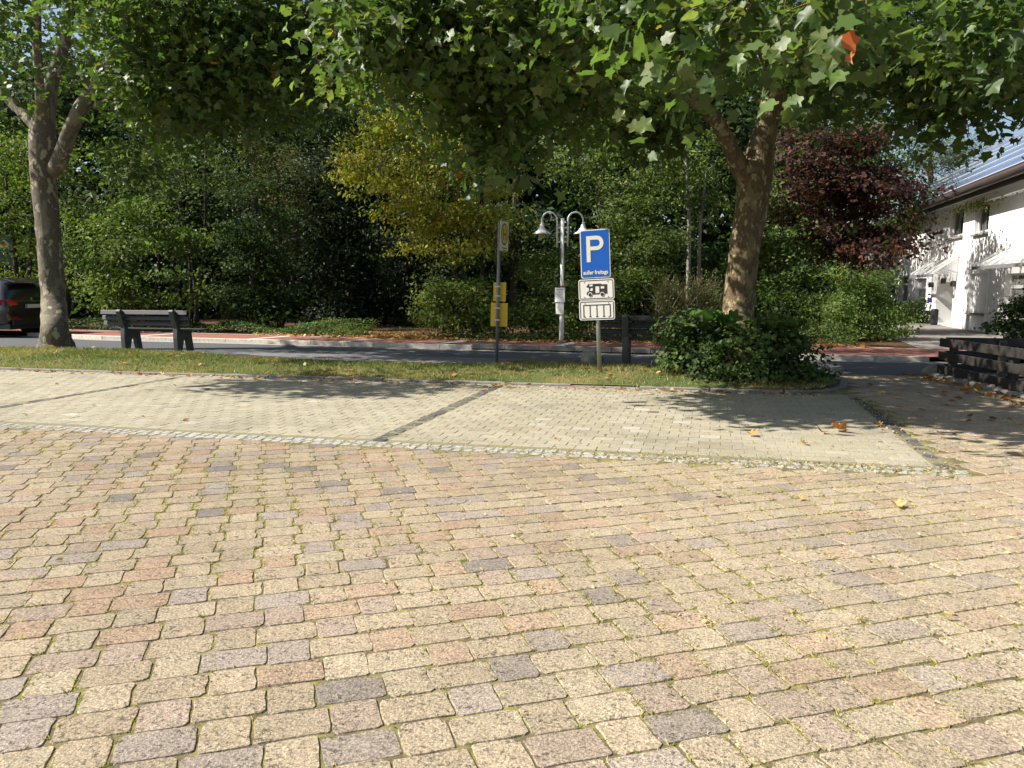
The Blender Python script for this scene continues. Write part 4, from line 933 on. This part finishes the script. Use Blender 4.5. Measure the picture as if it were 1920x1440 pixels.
# gable ends and back
RX = HX + 5.2; RZ = EZ + 4.0
for y in (HY0, HY1):
    mb.add([(0, y - OFF.y, -.1 - OFF.z), (10.4, y - OFF.y, -.1 - OFF.z), (10.4, y - OFF.y, EZ + .25 - OFF.z), (5.2, y - OFF.y, RZ - .1 - OFF.z), (0, y - OFF.y, EZ + .25 - OFF.z)], [(0, 1, 2, 3, 4)])
mb.add([(10.4, HY0 - OFF.y, -.2), (10.4, HY1 - OFF.y, -.2), (10.4, HY1 - OFF.y, EZ + .25 - OFF.z), (10.4, HY0 - OFF.y, EZ + .25 - OFF.z)], [(0, 1, 2, 3)])
mb.build('wall', M['render_white'], house, recalc=False)
def window(o, tilt=0, glass='glass', mid=False):
    y0, y1, z0, z1 = o; t = .055
    f = hb('window', M['frame_white'])((HX + .15, HX + .21, y0, y0 + t, z0, z1), (HX + .15, HX + .21, y1 - t, y1, z0, z1), (HX + .152, HX + .208, y0 + t, y1 - t, z0, z0 + t), (HX + .152, HX + .208, y0 + t, y1 - t, z1 - t, z1))
    hb('pane', M[glass], f)((HX + .18, HX + .19, y0 + t, y1 - t, z0 + t, z1 - t))
    if tilt:     # sash tipped inwards at the top
        s = MB(); w = y1 - y0 - 2 * t; h = z1 - z0 - 2 * t
        s.box(-.02, .02, -w / 2, -w / 2 + .06, 0, h).box(-.02, .02, w / 2 - .06, w / 2, 0, h).box(-.019, .019, -w / 2 + .06, w / 2 - .06, 0, .06).box(-.019, .019, -w / 2 + .06, w / 2 - .06, h - .06, h)
        s.build('sash', M['frame_white'], f, ((HX + .13) - OFF.x, (y0 + y1) / 2 - OFF.y, z0 + t - OFF.z), (0, R(-4), 0))
    if mid: hb('transom', M['frame_white'], f)((HX + .14, HX + .205, y0 + t, y1 - t, z0 + (z1 - z0) * .68, z0 + (z1 - z0) * .68 + .09))
    hb('sill', M['kerb'], f)((HX - .09, HX + .15, y0 - .06, y1 + .06, z0 - .05, z0 + .006))
window(wins['a'], 1); window(wins['b'], 1); window(wins['c'], 0, 'curtained'); window(wins['d'], 0, 'curtained', True); window(wins['e'], 0, 'glass', True); window(wins['f'], 0, 'curtained', True)
o = wins['g']; hb('shutter', M['frame_white'])((HX + .10, HX + .13, o[0], o[1], o[2], o[3])); hb('sill', M['kerb'])((HX - .08, HX + .1, o[0] - .05, o[1] + .05, o[2] - .05, o[2]))
y0, y1, z0, z1 = door
dd = hb('door', M['black'])((HX + .82, HX + .88, y0, y1, z0, z1))
for q0, q1 in ((y0 + .02, y0 + .12), ((y0 + y1) / 2 - .06, (y0 + y1) / 2 + .06), (y1 - .14, y1 - .02)): hb('door_post', M['frame_white'], dd)((HX + .74, HX + .81, q0, q1, z0, z1 - .02))
# rainwater pipes / plaster strips by the shuttered window
for u in (1818, 1853): y = onX(u, 560, HX).y; hb('downpipe', M['frame_white'])((HX - .07, HX - .01, y - .04, y + .04, PZ, onX(u, 505, HX).z))
# round wall lamps, plaque
for u, v in ((1750, 534), (1773, 527), (1792, 532)):
    p = onX(u, v, HX) - OFF
    MB().tube([(-.16, p.y, p.z), (-.14, p.y, p.z), (-.02, p.y, p.z), (0.0, p.y, p.z)], [.07, .105, .105, .05], 14).build('wall_lamp', M['black'], house)
y0, y1, z0, z1 = rect(1744, 1751, 558, 566); hb('plaque', plain('blue_plaque', (.02, .02, .25)))((HX - .03, HX - .004, y0, y1, z0, z1))
ya = onX(1865, 365, HX).y; za = onX(1865, 371, HX).z; hb('awning_box', M['frame_white'], None, .02)((HX - .28, HX - .003, 17.5, ya, za - .1, za + .14))
# eaves, gutter, roof, solar panels
hb('soffit', M['frame_white'])((HX - .58, HX - .002, HY0 - .3, HY1 + .3, EZ + .05, EZ + .09))
mb = MB(); mb.tube([(HX - .70 - OFF.x, HY0 - .3 - OFF.y, EZ + .13 - OFF.z), (HX - .70 - OFF.x, HY1 + .3 - OFF.y, EZ + .13 - OFF.z)], .125, 12); mb.build('gutter', M['gutter_dark'], house, smooth=True)
hb('fascia', M['gutter_dark'])((HX - .60, HX - .581, HY0 - .3, HY1 + .3, EZ - .12, EZ + .20))
slope = math.atan2(RZ - EZ - .15, RX - (HX - .6)); SL = math.hypot(RZ - EZ - .15, RX - HX + .6)
def roof_pt(s, n=0): return (HX - .6 + s * math.cos(slope) - n * math.sin(slope) - OFF.x, EZ + .15 + s * math.sin(slope) + n * math.cos(slope) - OFF.z)
a0, a1, b0, b1 = roof_pt(-.05), roof_pt(SL), roof_pt(-.05, .08), roof_pt(SL, .08)
roof = MB().prism([a0, a1, b1, b0], 'y', HY0 - .4 - OFF.y, HY1 + .4 - OFF.y)
roof.v = [(p[0], p[1], p[2]) for p in roof.v]
roof_o = roof.build('roof', M['roof_tile'], house)
mb = MB().prism([(2 * (RX - OFF.x) - a0[0], a0[1]), (2 * (RX - OFF.x) - a1[0] + .004, a1[1]), (2 * (RX - OFF.x) - b1[0] + .004, b1[1]), (2 * (RX - OFF.x) - b0[0], b0[1])], 'y', HY0 - .4 - OFF.y, HY1 + .4 - OFF.y)
mb.build('roof', M['roof_tile'], house)
def solar():
    m, n, l, b = newmat('solar_panel'); b.inputs['Base Color'].default_value = (.03, .06, .16, 1); b.inputs['Roughness'].default_value = .22
    b.inputs['Specular IOR Level'].default_value = 1.0; b.inputs['Coat Weight'].default_value = 1; b.inputs['Coat Roughness'].default_value = .1; return m
M['solar'] = solar()
def slab_on_roof(name, s0, s1, y0, y1, n0, n1, mat, par):
    p = [roof_pt(s0, n0), roof_pt(s1, n0), roof_pt(s1, n1), roof_pt(s0, n1)]
    return MB().prism(p, 'y', y0 - OFF.y, y1 - OFF.y).build(name, mat, par)
s = .16
while s + 1.0 < SL:
    y = 19.0
    while y + 1.65 < HY1:
        pnl = slab_on_roof('solar_panel', s + .02, s + .98, y + .02, y + 1.63, .12, .15, M['solar'], roof_o)
        y += 1.65
    s += 1.0
for s in (.15, 1.16, 2.16, 3.16, 4.16, 5.16):
    if s < SL: slab_on_roof('panel_rail', s - .018, s + .018, 19, HY1, .152, .17, M['frame_white'], roof_o)
# glass canopies
M['canopy_glass'] = plain('canopy_glass', (.6, .62, .62), .1, 0, .08, 4, .7)
M['canopy_glass'].node_tree.nodes['Principled BSDF'].inputs['Alpha'].default_value = .35
def canopy(ynear, yfar, ztop, proj, drop):
    c = link('canopy', None, house)
    pts = [(0 - .02, ztop - OFF.z), (-proj, ztop - drop - OFF.z), (-proj, ztop - drop + .02 - OFF.z), (-.02, ztop + .02 - OFF.z)]
    MB().prism(pts, 'y', ynear - OFF.y, yfar - OFF.y).build('glazing', M['canopy_glass'], c)
    n = max(2, round((yfar - ynear) / .75))
    for k in range(n + 1):
        y = ynear + (yfar - ynear) * k / n - OFF.y
        MB().prism([(-.012, ztop + .022 - OFF.z), (-proj - .04, ztop - drop + .022 - OFF.z), (-proj - .04, ztop - drop + .085 - OFF.z), (-.012, ztop + .085 - OFF.z)], 'y', y - .025, y + .025).build('rafter', M['frame_white'], c)
        MB().tube([(-.01, y, ztop - .5 - OFF.z), (-proj * .62, y, ztop - drop * .62 - .02 - OFF.z)], .02, 6).build('strut', M['steel_dark'], c)
    MB().prism([(-.02, ztop - .008 - OFF.z), (-proj, ztop - drop - .008 - OFF.z), (-.02, ztop - .55 - OFF.z)], 'y', ynear - .03 - OFF.y, ynear - .02 - OFF.y).build('side_glass', M['canopy_glass'], c)
    MB().box(-proj - .07, -proj - .02, ynear - OFF.y, yfar - OFF.y, ztop - drop - .08 - OFF.z, ztop - drop + .015 - OFF.z).build('edge_rail', M['steel_dark'], c)
pz = onX(1798, 484, HX); canopy(pz.y, 34.0, pz.z, .75, .55)
pz = onX(1893, 470, HX); canopy(19.5, 26.4, pz.z, .75, .45)
# creeper under the eaves
rngh = np.random.default_rng(4); n = 700
yy_ = np.concatenate([rngh.normal(onX(1735, 395, HX).y, .8, n // 2), rngh.normal(onX(1845, 365, HX).y, 1.6, n - n // 2)])
P = np.stack([np.full(n, -.06) - rngh.random(n) * .25, yy_ - OFF.y, EZ - .1 - np.abs(rngh.normal(size=n)) * .16 - OFF.z], 1)
link('creeper', leaves_mesh('creeper', P, rngh.normal(size=(n, 3)) + np.array([-1, 0, .5]), rngh.normal(size=(n, 3)) + np.array([0, 0, -1]), np.full(n, .11), OVAL_LEAF, tints(rngh, np.arange(n), LIT + YEL[:1], [2, 2, 2, 1]), M['leaf_wood']), house)
# bin and plants by the door
pb_ = onX(1742, 619, HX - .35)
bn = thing('litter_bin', 'slim black bin against the house wall by the door', 'bin', (HX - .2, pb_.y, PZ))
MB().lathe([(.001, .003), (.115, .003), (.125, .08), (.13, .50), (.135, .52), (.135, .55), (.12, .56)], n=18).build('bin_body', M['black'], bn, smooth=True)
MB().lathe([(.122, .556), (.10, .585), (.001, .595)], n=18).build('bin_lid', M['black'], bn, smooth=True)
pf = onX(1722, 615, HX - .4)
bush('wall_shrub', 'small dark shrub at the house wall left of the bin', 'shrub', (HX - .5, pf.y, PZ), [((HX - .45, pf.y, .45), (.4, .6, .45)), ((HX - .5, pf.y + .9, .4), (.4, .6, .4))], 110, 11, .12, .13, DRK, [1, 1, 1], 181)

# ------------------------------------------------------------------ dark SUV driving away to the left
M['car_paint'], n, l, b = newmat('car_paint_black')
b.inputs['Base Color'].default_value = (.012, .013, .016, 1); b.inputs['Roughness'].default_value = .28; b.inputs['Coat Weight'].default_value = 1; b.inputs['Coat Roughness'].default_value = .05
M['tyre'] = plain('tyre_rubber', (.012, .012, .012), .8, 0, .1); M['rim'] = plain('alloy_rim', (.35, .35, .36), .3, .8, .05)
M['tail'] = plain('tail_lamp_red', (.38, .008, .012), .12, 0, .1, 8, .7); M['chrome'] = plain('chrome', (.6, .6, .6), .15, 1, .05)
# local: +x is forwards, y left/right, built then turned so that the tail faces +X
cr = thing('parked_car', 'black SUV on the road behind the grey plane trunk, tail towards us', 'car', (-19.9, 20.0, 0), (0, 0, math.pi))
cr.name = 'car'
stn = [  # x, half width at sill, at belt, at roof edge, z sill, belt z, roof z
    (.00, .80, .86, .56, .42, .98, 1.02), (.05, .88, .93, .62, .34, 1.02, 1.30), (.22, .93, .955, .66, .30, 1.04, 1.62), (.55, .95, .965, .68, .28, 1.05, 1.72), (1.3, .955, .97, .69, .28, 1.05, 1.77),
    (2.3, .955, .97, .69, .28, 1.04, 1.765), (2.9, .955, .97, .67, .28, 1.03, 1.66), (3.5, .95, .965, .64, .28, 1.03, 1.10), (4.2, .93, .93, .60, .30, .98, 1.0), (4.6, .86, .86, .5, .34, .86, .88), (4.8, .72, .72, .4, .42, .72, .74)]
mb = MB(); ring = 14
for (x, a, w, r, z0, zb, zr) in stn:
    half = [(a * .7, z0), (a, z0 + .08), (w + .015, (z0 + zb) / 2), (w, zb), ((w + r) / 2 + .03, (zb + zr) / 2), (r, zr - .05), (r * .55, zr)]
    mb.v += [(x, y, z) for y, z in half] + [(x, -y, z) for y, z in half[::-1]]
for i in range(len(stn) - 1):
    for k in range(ring):
        a_, b_ = i * ring + k, i * ring + (k + 1) % ring; mb.f.append((a_, b_, b_ + ring, a_ + ring))
mb.f += [tuple(range(ring)), tuple(range(len(mb.v) - ring, len(mb.v)))[::-1]]
body = mb.build('body', M['car_paint'], cr, smooth=True)
sub = body.modifiers.new('smooth', 'SUBSURF'); sub.levels = 2; sub.render_levels = 2
MB().prism([(-.58, 1.08), (.58, 1.08), (.50, 1.52), (-.50, 1.52)], 'x', -.012, .012).build('rear_window', M['glass'], cr, (.105, 0, 0), (0, R(17), 0)).location = (-.245, 0, .0)
for s_ in (-1, 1):
    MB().prism([(.45, 1.12), (1.35, 1.12), (1.35, 1.60), (.75, 1.60)], 'y', -.01, .01).build('side_window', M['glass'], cr, (0, s_ * .845, 0), (s_ * R(20), 0, 0)).location = (0, s_ * 1.30, .05)
    MB().prism([(1.42, 1.12), (2.9, 1.12), (2.45, 1.58), (1.42, 1.60)], 'y', -.01, .01).build('side_window', M['glass'], cr, (0, s_ * 1.30, .05), (s_ * R(20), 0, 0))
    tl = MB().add([(-.03, s_ * .52, .96), (-.03, s_ * .52, 1.07), (-.015, s_ * .80, 1.12), (.02, s_ * .80, .92), (.20, s_ * .975, 1.11), (.16, s_ * .975, .94), (.1, s_ * .5, 1.0)], [(0, 1, 2, 3), (3, 2, 4, 5), (0, 1, 6), (1, 2, 6), (2, 4, 6), (4, 5, 6), (5, 3, 6), (3, 0, 6)])
    tl.build('tail_light', M['tail'], cr)
    MB().prism([(s_ * .52, .565), (s_ * .82, .565), (s_ * .82, .605), (s_ * .52, .605)], 'x', -.035, .10).build('reflector', M['tail'], cr)
    for x in (.93, 3.85):
        w = link('wheel', None, cr, (x, s_ * .83, .375), (R(90), 0, 0))
        MB().lathe([(.25, -.12), (.33, -.125), (.365, -.10), (.375, -.05), (.375, .05), (.365, .10), (.33, .125), (.25, .12)], n=28).build('tyre', M['tyre'], w, smooth=True)
        MB().lathe([(.001, .03 * -s_), (.07, .04 * -s_), (.22, .06 * -s_), (.25, .10 * -s_), (.25, -.10 * -s_)], n=20).build('rim', M['rim'], w, smooth=True)
MB().box(-.045, .0, -.75, .75, .36, .50).build('bumper', M['black'], cr, bevel=.02)
MB().box(-.04, -.02, -.5, .5, 1.06, 1.075).build('hatch_strip', M['chrome'], cr)
pl = MB().box(-.045, -.03, -.26, .26, .86, .97).build('licence_plate', M['sign_white'], cr); MB().box(-.047, -.0455, .215, .255, .865, .965).build('plate_band', M['sign_blue'], pl)
MB().prism([(.04 * math.cos(k), 1.13 + .04 * math.sin(k)) for k in np.arange(0, 6.28, .4)], 'x', .0, .03).build('badge', M['chrome'], cr)
MB().prism([(-.02, 1.60), (.40, 1.72), (.40, 1.745), (-.04, 1.635)], 'y', -.58, .58).build('roof_spoiler', M['car_paint'], cr, bevel=.008)
MB().box(.02, 4.6, -.82, .82, .24, .40).build('underbody', M['black'], cr)

# ------------------------------------------------------------------ grass, ground cover, leaves, litter
rng = np.random.default_rng(9)
def lawn_pts(n, x0, x1):
    X = rng.uniform(x0, x1, n); y0 = np.where(X < 1, 11.67, 11.67 + .9 * (X - 1) ** 2); y1 = np.array([y_on(FAR, x) for x in X]) - .03
    Y = y0 + (y1 - y0) * rng.random(n); Z = np.array([lawn_h(x, y) for x, y in zip(X, Y)]); return np.stack([X, Y, Z], 1)
P = lawn_pts(52000, -19, 1.6)
den = np.sin(P[:, 0] * .8) * np.sin(P[:, 1] * 1.9 + P[:, 0] * .3) * .5 + .5 * np.sin(P[:, 0] * 2.3 + 1)
dry = np.clip(1 - (P[:, 1] - 11.7) / .8, 0, 1) * .9 + .2 + .3 * (den > .2) + .8 * (P[:, 0] > -2.6) * (P[:, 1] < 13.2) + .4 * (P[:, 0] < -13)  # drier grass; extra straw by the parking sign stands in for missing sun
keep = rng.random(len(P)) > dry * .35; P, dry = P[keep], np.clip(dry[keep], 0, 1); n = len(P)
a = rng.uniform(0, 6.28, n); T = np.stack([np.cos(a) * .55, np.sin(a) * .55, np.ones(n)], 1); N = np.stack([-np.sin(a), np.cos(a), .2 * np.ones(n)], 1) + rng.normal(size=(n, 3)) * .3
green = np.array([.085, .125, .03]); straw_sun = np.array([.32, .265, .11]); k = np.clip(dry + rng.normal(size=n) * .22, 0, 1)[:, None]
co = (green * (1 - k) + straw_sun * k) * rng.uniform(.75, 1.25, (n, 1))
blade = (np.array([(-.13, 0, 0), (.13, 0, 0), (0, 1, .15)]), np.array([(0, 1, 2)]))
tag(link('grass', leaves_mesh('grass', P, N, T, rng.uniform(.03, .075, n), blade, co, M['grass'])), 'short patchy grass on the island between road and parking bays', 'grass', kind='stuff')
# ivy ground cover along the red path
n = 15000; X = rng.uniform(-34, -11.0, n); yb = np.array([y_on(REDFAR, x) for x in X]); Y = yb + .12 + 1.7 * rng.random(n); Z = PZ + .04 + .34 * np.clip((Y - yb) / .5, 0, 1) * (.6 + .4 * np.sin(X * 2.1)) * (.75 + .25 * rng.random(n))
P = np.stack([X, Y, Z], 1); N = rng.normal(size=(n, 3)) * .5 + np.array([0, -.3, 1]); T = rng.normal(size=(n, 3)) + np.array([0, -1, 0])
tag(link('ivy_ground_cover', leaves_mesh('ivy_ground_cover', P, N, T, rng.uniform(.06, .1, n), LOBED_LEAF, tints(rng, np.arange(n) // 6, GRN[:2] + [(.09, .12, .06)], [2, 2, 1]), M['leaf_wood'])), 'low ivy carpet along the red path behind the long bench', 'ground cover', kind='stuff')
# low growth along the wood edge to the right of the gap
n = 7000; X = np.concatenate([rng.uniform(-7.4, 3.4, 5000), rng.uniform(-11.2, -9.4, 2000)]); yb = np.array([y_on(REDFAR, x) for x in X]); Y = yb + .2 + 1.2 * rng.random(n); Z = PZ + .03 + .45 * rng.random(n) * np.clip((Y - yb) / .9, 0, 1)
tag(link('wood_edge_undergrowth', leaves_mesh('wood_edge_undergrowth', np.stack([X, Y, Z], 1), rng.normal(size=(n, 3)) * .5 + np.array([0, -.3, 1]), rng.normal(size=(n, 3)) + np.array([0, -1, 0]), rng.uniform(.05, .1, n), OVAL_LEAF, tints(rng, np.arange(n) // 8, GRN + LIT[:1], [2, 2, 2, 1, 1]), M['leaf_wood'])), 'low leafy undergrowth at the foot of the bushes by the red path', 'undergrowth', kind='stuff')
# fallen leaves lying about
ORG = [(.42, .17, .045), (.34, .12, .035), (.45, .27, .09), (.26, .13, .06), (.50, .36, .14)]
def flat_leaves(name, P, sz, pal, tm=PLANE_LEAF, tilt=.35):
    n = len(P); a = rng.uniform(0, 6.28, n); N = np.array([0, 0, 1.]) + rng.normal(size=(n, 3)) * tilt; T = np.stack([np.cos(a), np.sin(a), np.zeros(n)], 1)
    return leaves_mesh(name, P, N, T, sz, tm, tints(rng, np.arange(n), pal, [1] * len(pal), .25), M['leaf_matt'])
X = rng.uniform(-13, 3.5, 900); yb = np.array([y_on(REDFAR, x) for x in X]); Pf = np.stack([X, yb + rng.normal(size=900) * .18 + .12, np.full(900, PZ + .03)], 1)
X = rng.uniform(-10.6, -6.5, 700); Pg = np.stack([X, np.array([y_on(REDFAR, x) for x in X]) + .1 + 2.5 * rng.random(700) ** 2, np.full(700, PZ + .03)], 1)
Pl = lawn_pts(110, -18, 1.4); Pl[:, 2] += .04
Xk = rng.uniform(-17, 1.9, 420); Pk = np.stack([Xk, 11.52 + np.abs(rng.normal(size=420)) * -.12 + .06, np.full(420, .012)], 1)
Xd = rng.uniform(1.9, 4.2, 70); Pd = np.stack([Xd, rng.uniform(8.5, 14.4, 70), np.full(70, .014)], 1)
k = rng.random(110)[:, None]; Pe = np.array(fa)[None] * (1 - k) + np.array(fb)[None] * k + np.array([-.35, 0, .02]) + rng.normal(size=(110, 3)) * np.array([.15, .1, 0])
Pb = np.stack([rng.uniform(-17, 1.8, 40), rng.uniform(7.1, 11.4, 40), np.full(40, .012)], 1)
PA = np.concatenate([Pf, Pg, Pl, Pk, Pd, Pe, Pb]); sz = np.concatenate([np.full(1600, .085), np.full(110, .075), rng.uniform(.03, .08, 420), rng.uniform(.05, .10, 70), rng.uniform(.06, .12, 110), rng.uniform(.03, .06, 40)])
tag(link('leaf_litter', flat_leaves('leaf_litter', PA, sz, ORG)), 'scattered small dry leaves on grass, kerb, drive and path edge', 'leaf litter', kind='stuff')
# pollen-coloured crumbs blown along the edges and joints
n1, n2, n3, n4 = 1200, 1300, 260, 1800
c1 = np.stack([1.9 - np.abs(rng.normal(size=n1)) * 2.2, 6.85 + rng.normal(size=n1) * .10, np.full(n1, .008)], 1)
c2 = np.stack([rng.uniform(-6, 2, n2), 11.45 - np.abs(rng.normal(size=n2)) * .35, np.full(n2, .008)], 1)
c3 = np.stack([1.9 + rng.normal(size=n3) * .10, rng.uniform(6.9, 11, n3), np.full(n3, .010)], 1)
c4_ = np.stack([rng.uniform(-5, 4.5, n4), rng.uniform(3.4, 11.3, n4), np.full(n4, .008)], 1)
PC = np.concatenate([c1, c2, c3, c4_]); nc = len(PC); a = rng.uniform(0, 6.28, nc)
me = leaves_mesh('seed_crumbs', PC, np.array([0, 0, 1.]) + rng.normal(size=(nc, 3)) * .4, np.stack([np.cos(a), np.sin(a), np.zeros(nc)], 1), rng.uniform(.012, .04, nc), OVAL_LEAF, tints(rng, np.arange(nc), [(.42, .34, .17), (.36, .29, .12), (.30, .22, .10), (.44, .38, .23)], [2, 2, 1, 1]), M['leaf_matt'])
tag(link('seed_crumbs', me), 'yellow seed crumbs blown along the edging and joints', 'litter', kind='stuff')
# moss and grass tufts in the joints of the near paving
it = np.array(PLAZA_ITEMS); vis, dep = in_frame(it[:, 0], it[:, 1]); it = it[vis & (dep < 8.5)]
nt = 19000; j = rng.choice(len(it), nt); side = rng.integers(0, 2, nt); sg = rng.choice([-1, 1], nt); tt = rng.uniform(-.5, .5, nt)
lx = np.where(side == 0, tt * it[j, 3], sg * (it[j, 3] / 2 + .005)); ly = np.where(side == 0, sg * (it[j, 4] / 2 + .005), tt * it[j, 4])
bx_ = it[j, 0] + lx * ca - ly * sa; by_ = it[j, 1] + lx * sa + ly * ca
wgt = (np.sin(bx_ * 1.7 + 1) + np.sin(by_ * 2.3 + bx_) + 1.2 + .5 * (side == 1)) / 3.4
kp = rng.random(nt) < np.clip(wgt, .10, 1) * np.where(side == 1, 1, .6); bx_, by_ = bx_[kp], by_[kp]; nt = len(bx_)
idx = np.repeat(np.arange(nt), 7); n = len(idx); a = rng.uniform(0, 6.28, n)
P = np.stack([bx_[idx] + rng.normal(size=n) * .007, by_[idx] + rng.normal(size=n) * .007, np.full(n, -.012)], 1)
T = np.stack([np.cos(a) * 1.0, np.sin(a) * 1.0, rng.uniform(.5, 1.3, n)], 1); N = np.stack([-np.sin(a), np.cos(a), .3 * np.ones(n)], 1)
me = leaves_mesh('joint_moss', P, N, T, rng.uniform(.012, .034, n) * rng.uniform(.7, 1.3, nt)[idx], (np.array([(-.16, 0, 0), (.16, 0, 0), (0, 1, .1)]), np.array([(0, 1, 2)])), tints(rng, idx, [(.38, .36, .08), (.29, .29, .07), (.48, .42, .17), (.18, .18, .06)], [3, 3, 2.5, 1.5]), M['leaf_matt'])
tag(link('joint_moss', me), 'yellow-green moss and grass tufts in the paving joints', 'moss', kind='stuff')
# larger single leaves
singles = [(1575, 808, .19, 'curled rust-red plane leaf, the largest one on the pale bay'), (1540, 811, .10, 'small brown leaf just left of the largest red leaf'), (1411, 816, .11, 'brown leaf lying on the pale bay below the ivy bush'), (1505, 832, .08, 'pale leaf on the bay in front of the red one'), (1645, 798, .10, 'rust leaf at the upper end of the dark sett line'), (1682, 949, .09, 'pale curled leaf on the plaza stones by the drive'), (1340, 928, .07, 'pale crumpled leaf on the plaza right of centre'), (1500, 935, .05, 'small pale chip on the plaza near the drive')]
for i, (u, v, s_, lab) in enumerate(singles):
    p = G(u, v, .012); r_ = random.Random(i + 5)
    V, F = PLANE_LEAF; V = V.copy(); V[:, 1] -= .45; V = V * np.array([1, .95, 1]); curl = 1.1 if i < 6 else .8; V[:, 2] = .06 + curl * (V[:, 0] ** 2) + .5 * (V[:, 1] ** 2)
    me = bpy.data.meshes.new('fallen_leaf'); me.from_pydata([tuple(q * s_) for q in V], [], [tuple(int(c) for c in f) for f in F])
    at = me.attributes.new('tint', 'FLOAT_COLOR', 'POINT'); cc = ORG[(0, 1, 2, 4, 1, 4, 4, 4)[i]]; at.data.foreach_set('color', [x for _ in V for x in (*cc, 1)])
    me.materials.append(M['leaf_matt']); tag(link('fallen_leaf', me, None, p, (r_.gauss(0, .2), r_.gauss(0, .2), r_.uniform(0, 6))), lab, 'leaf', 'single fallen leaves on the paving')
print('TRIS all', TRIS[0])
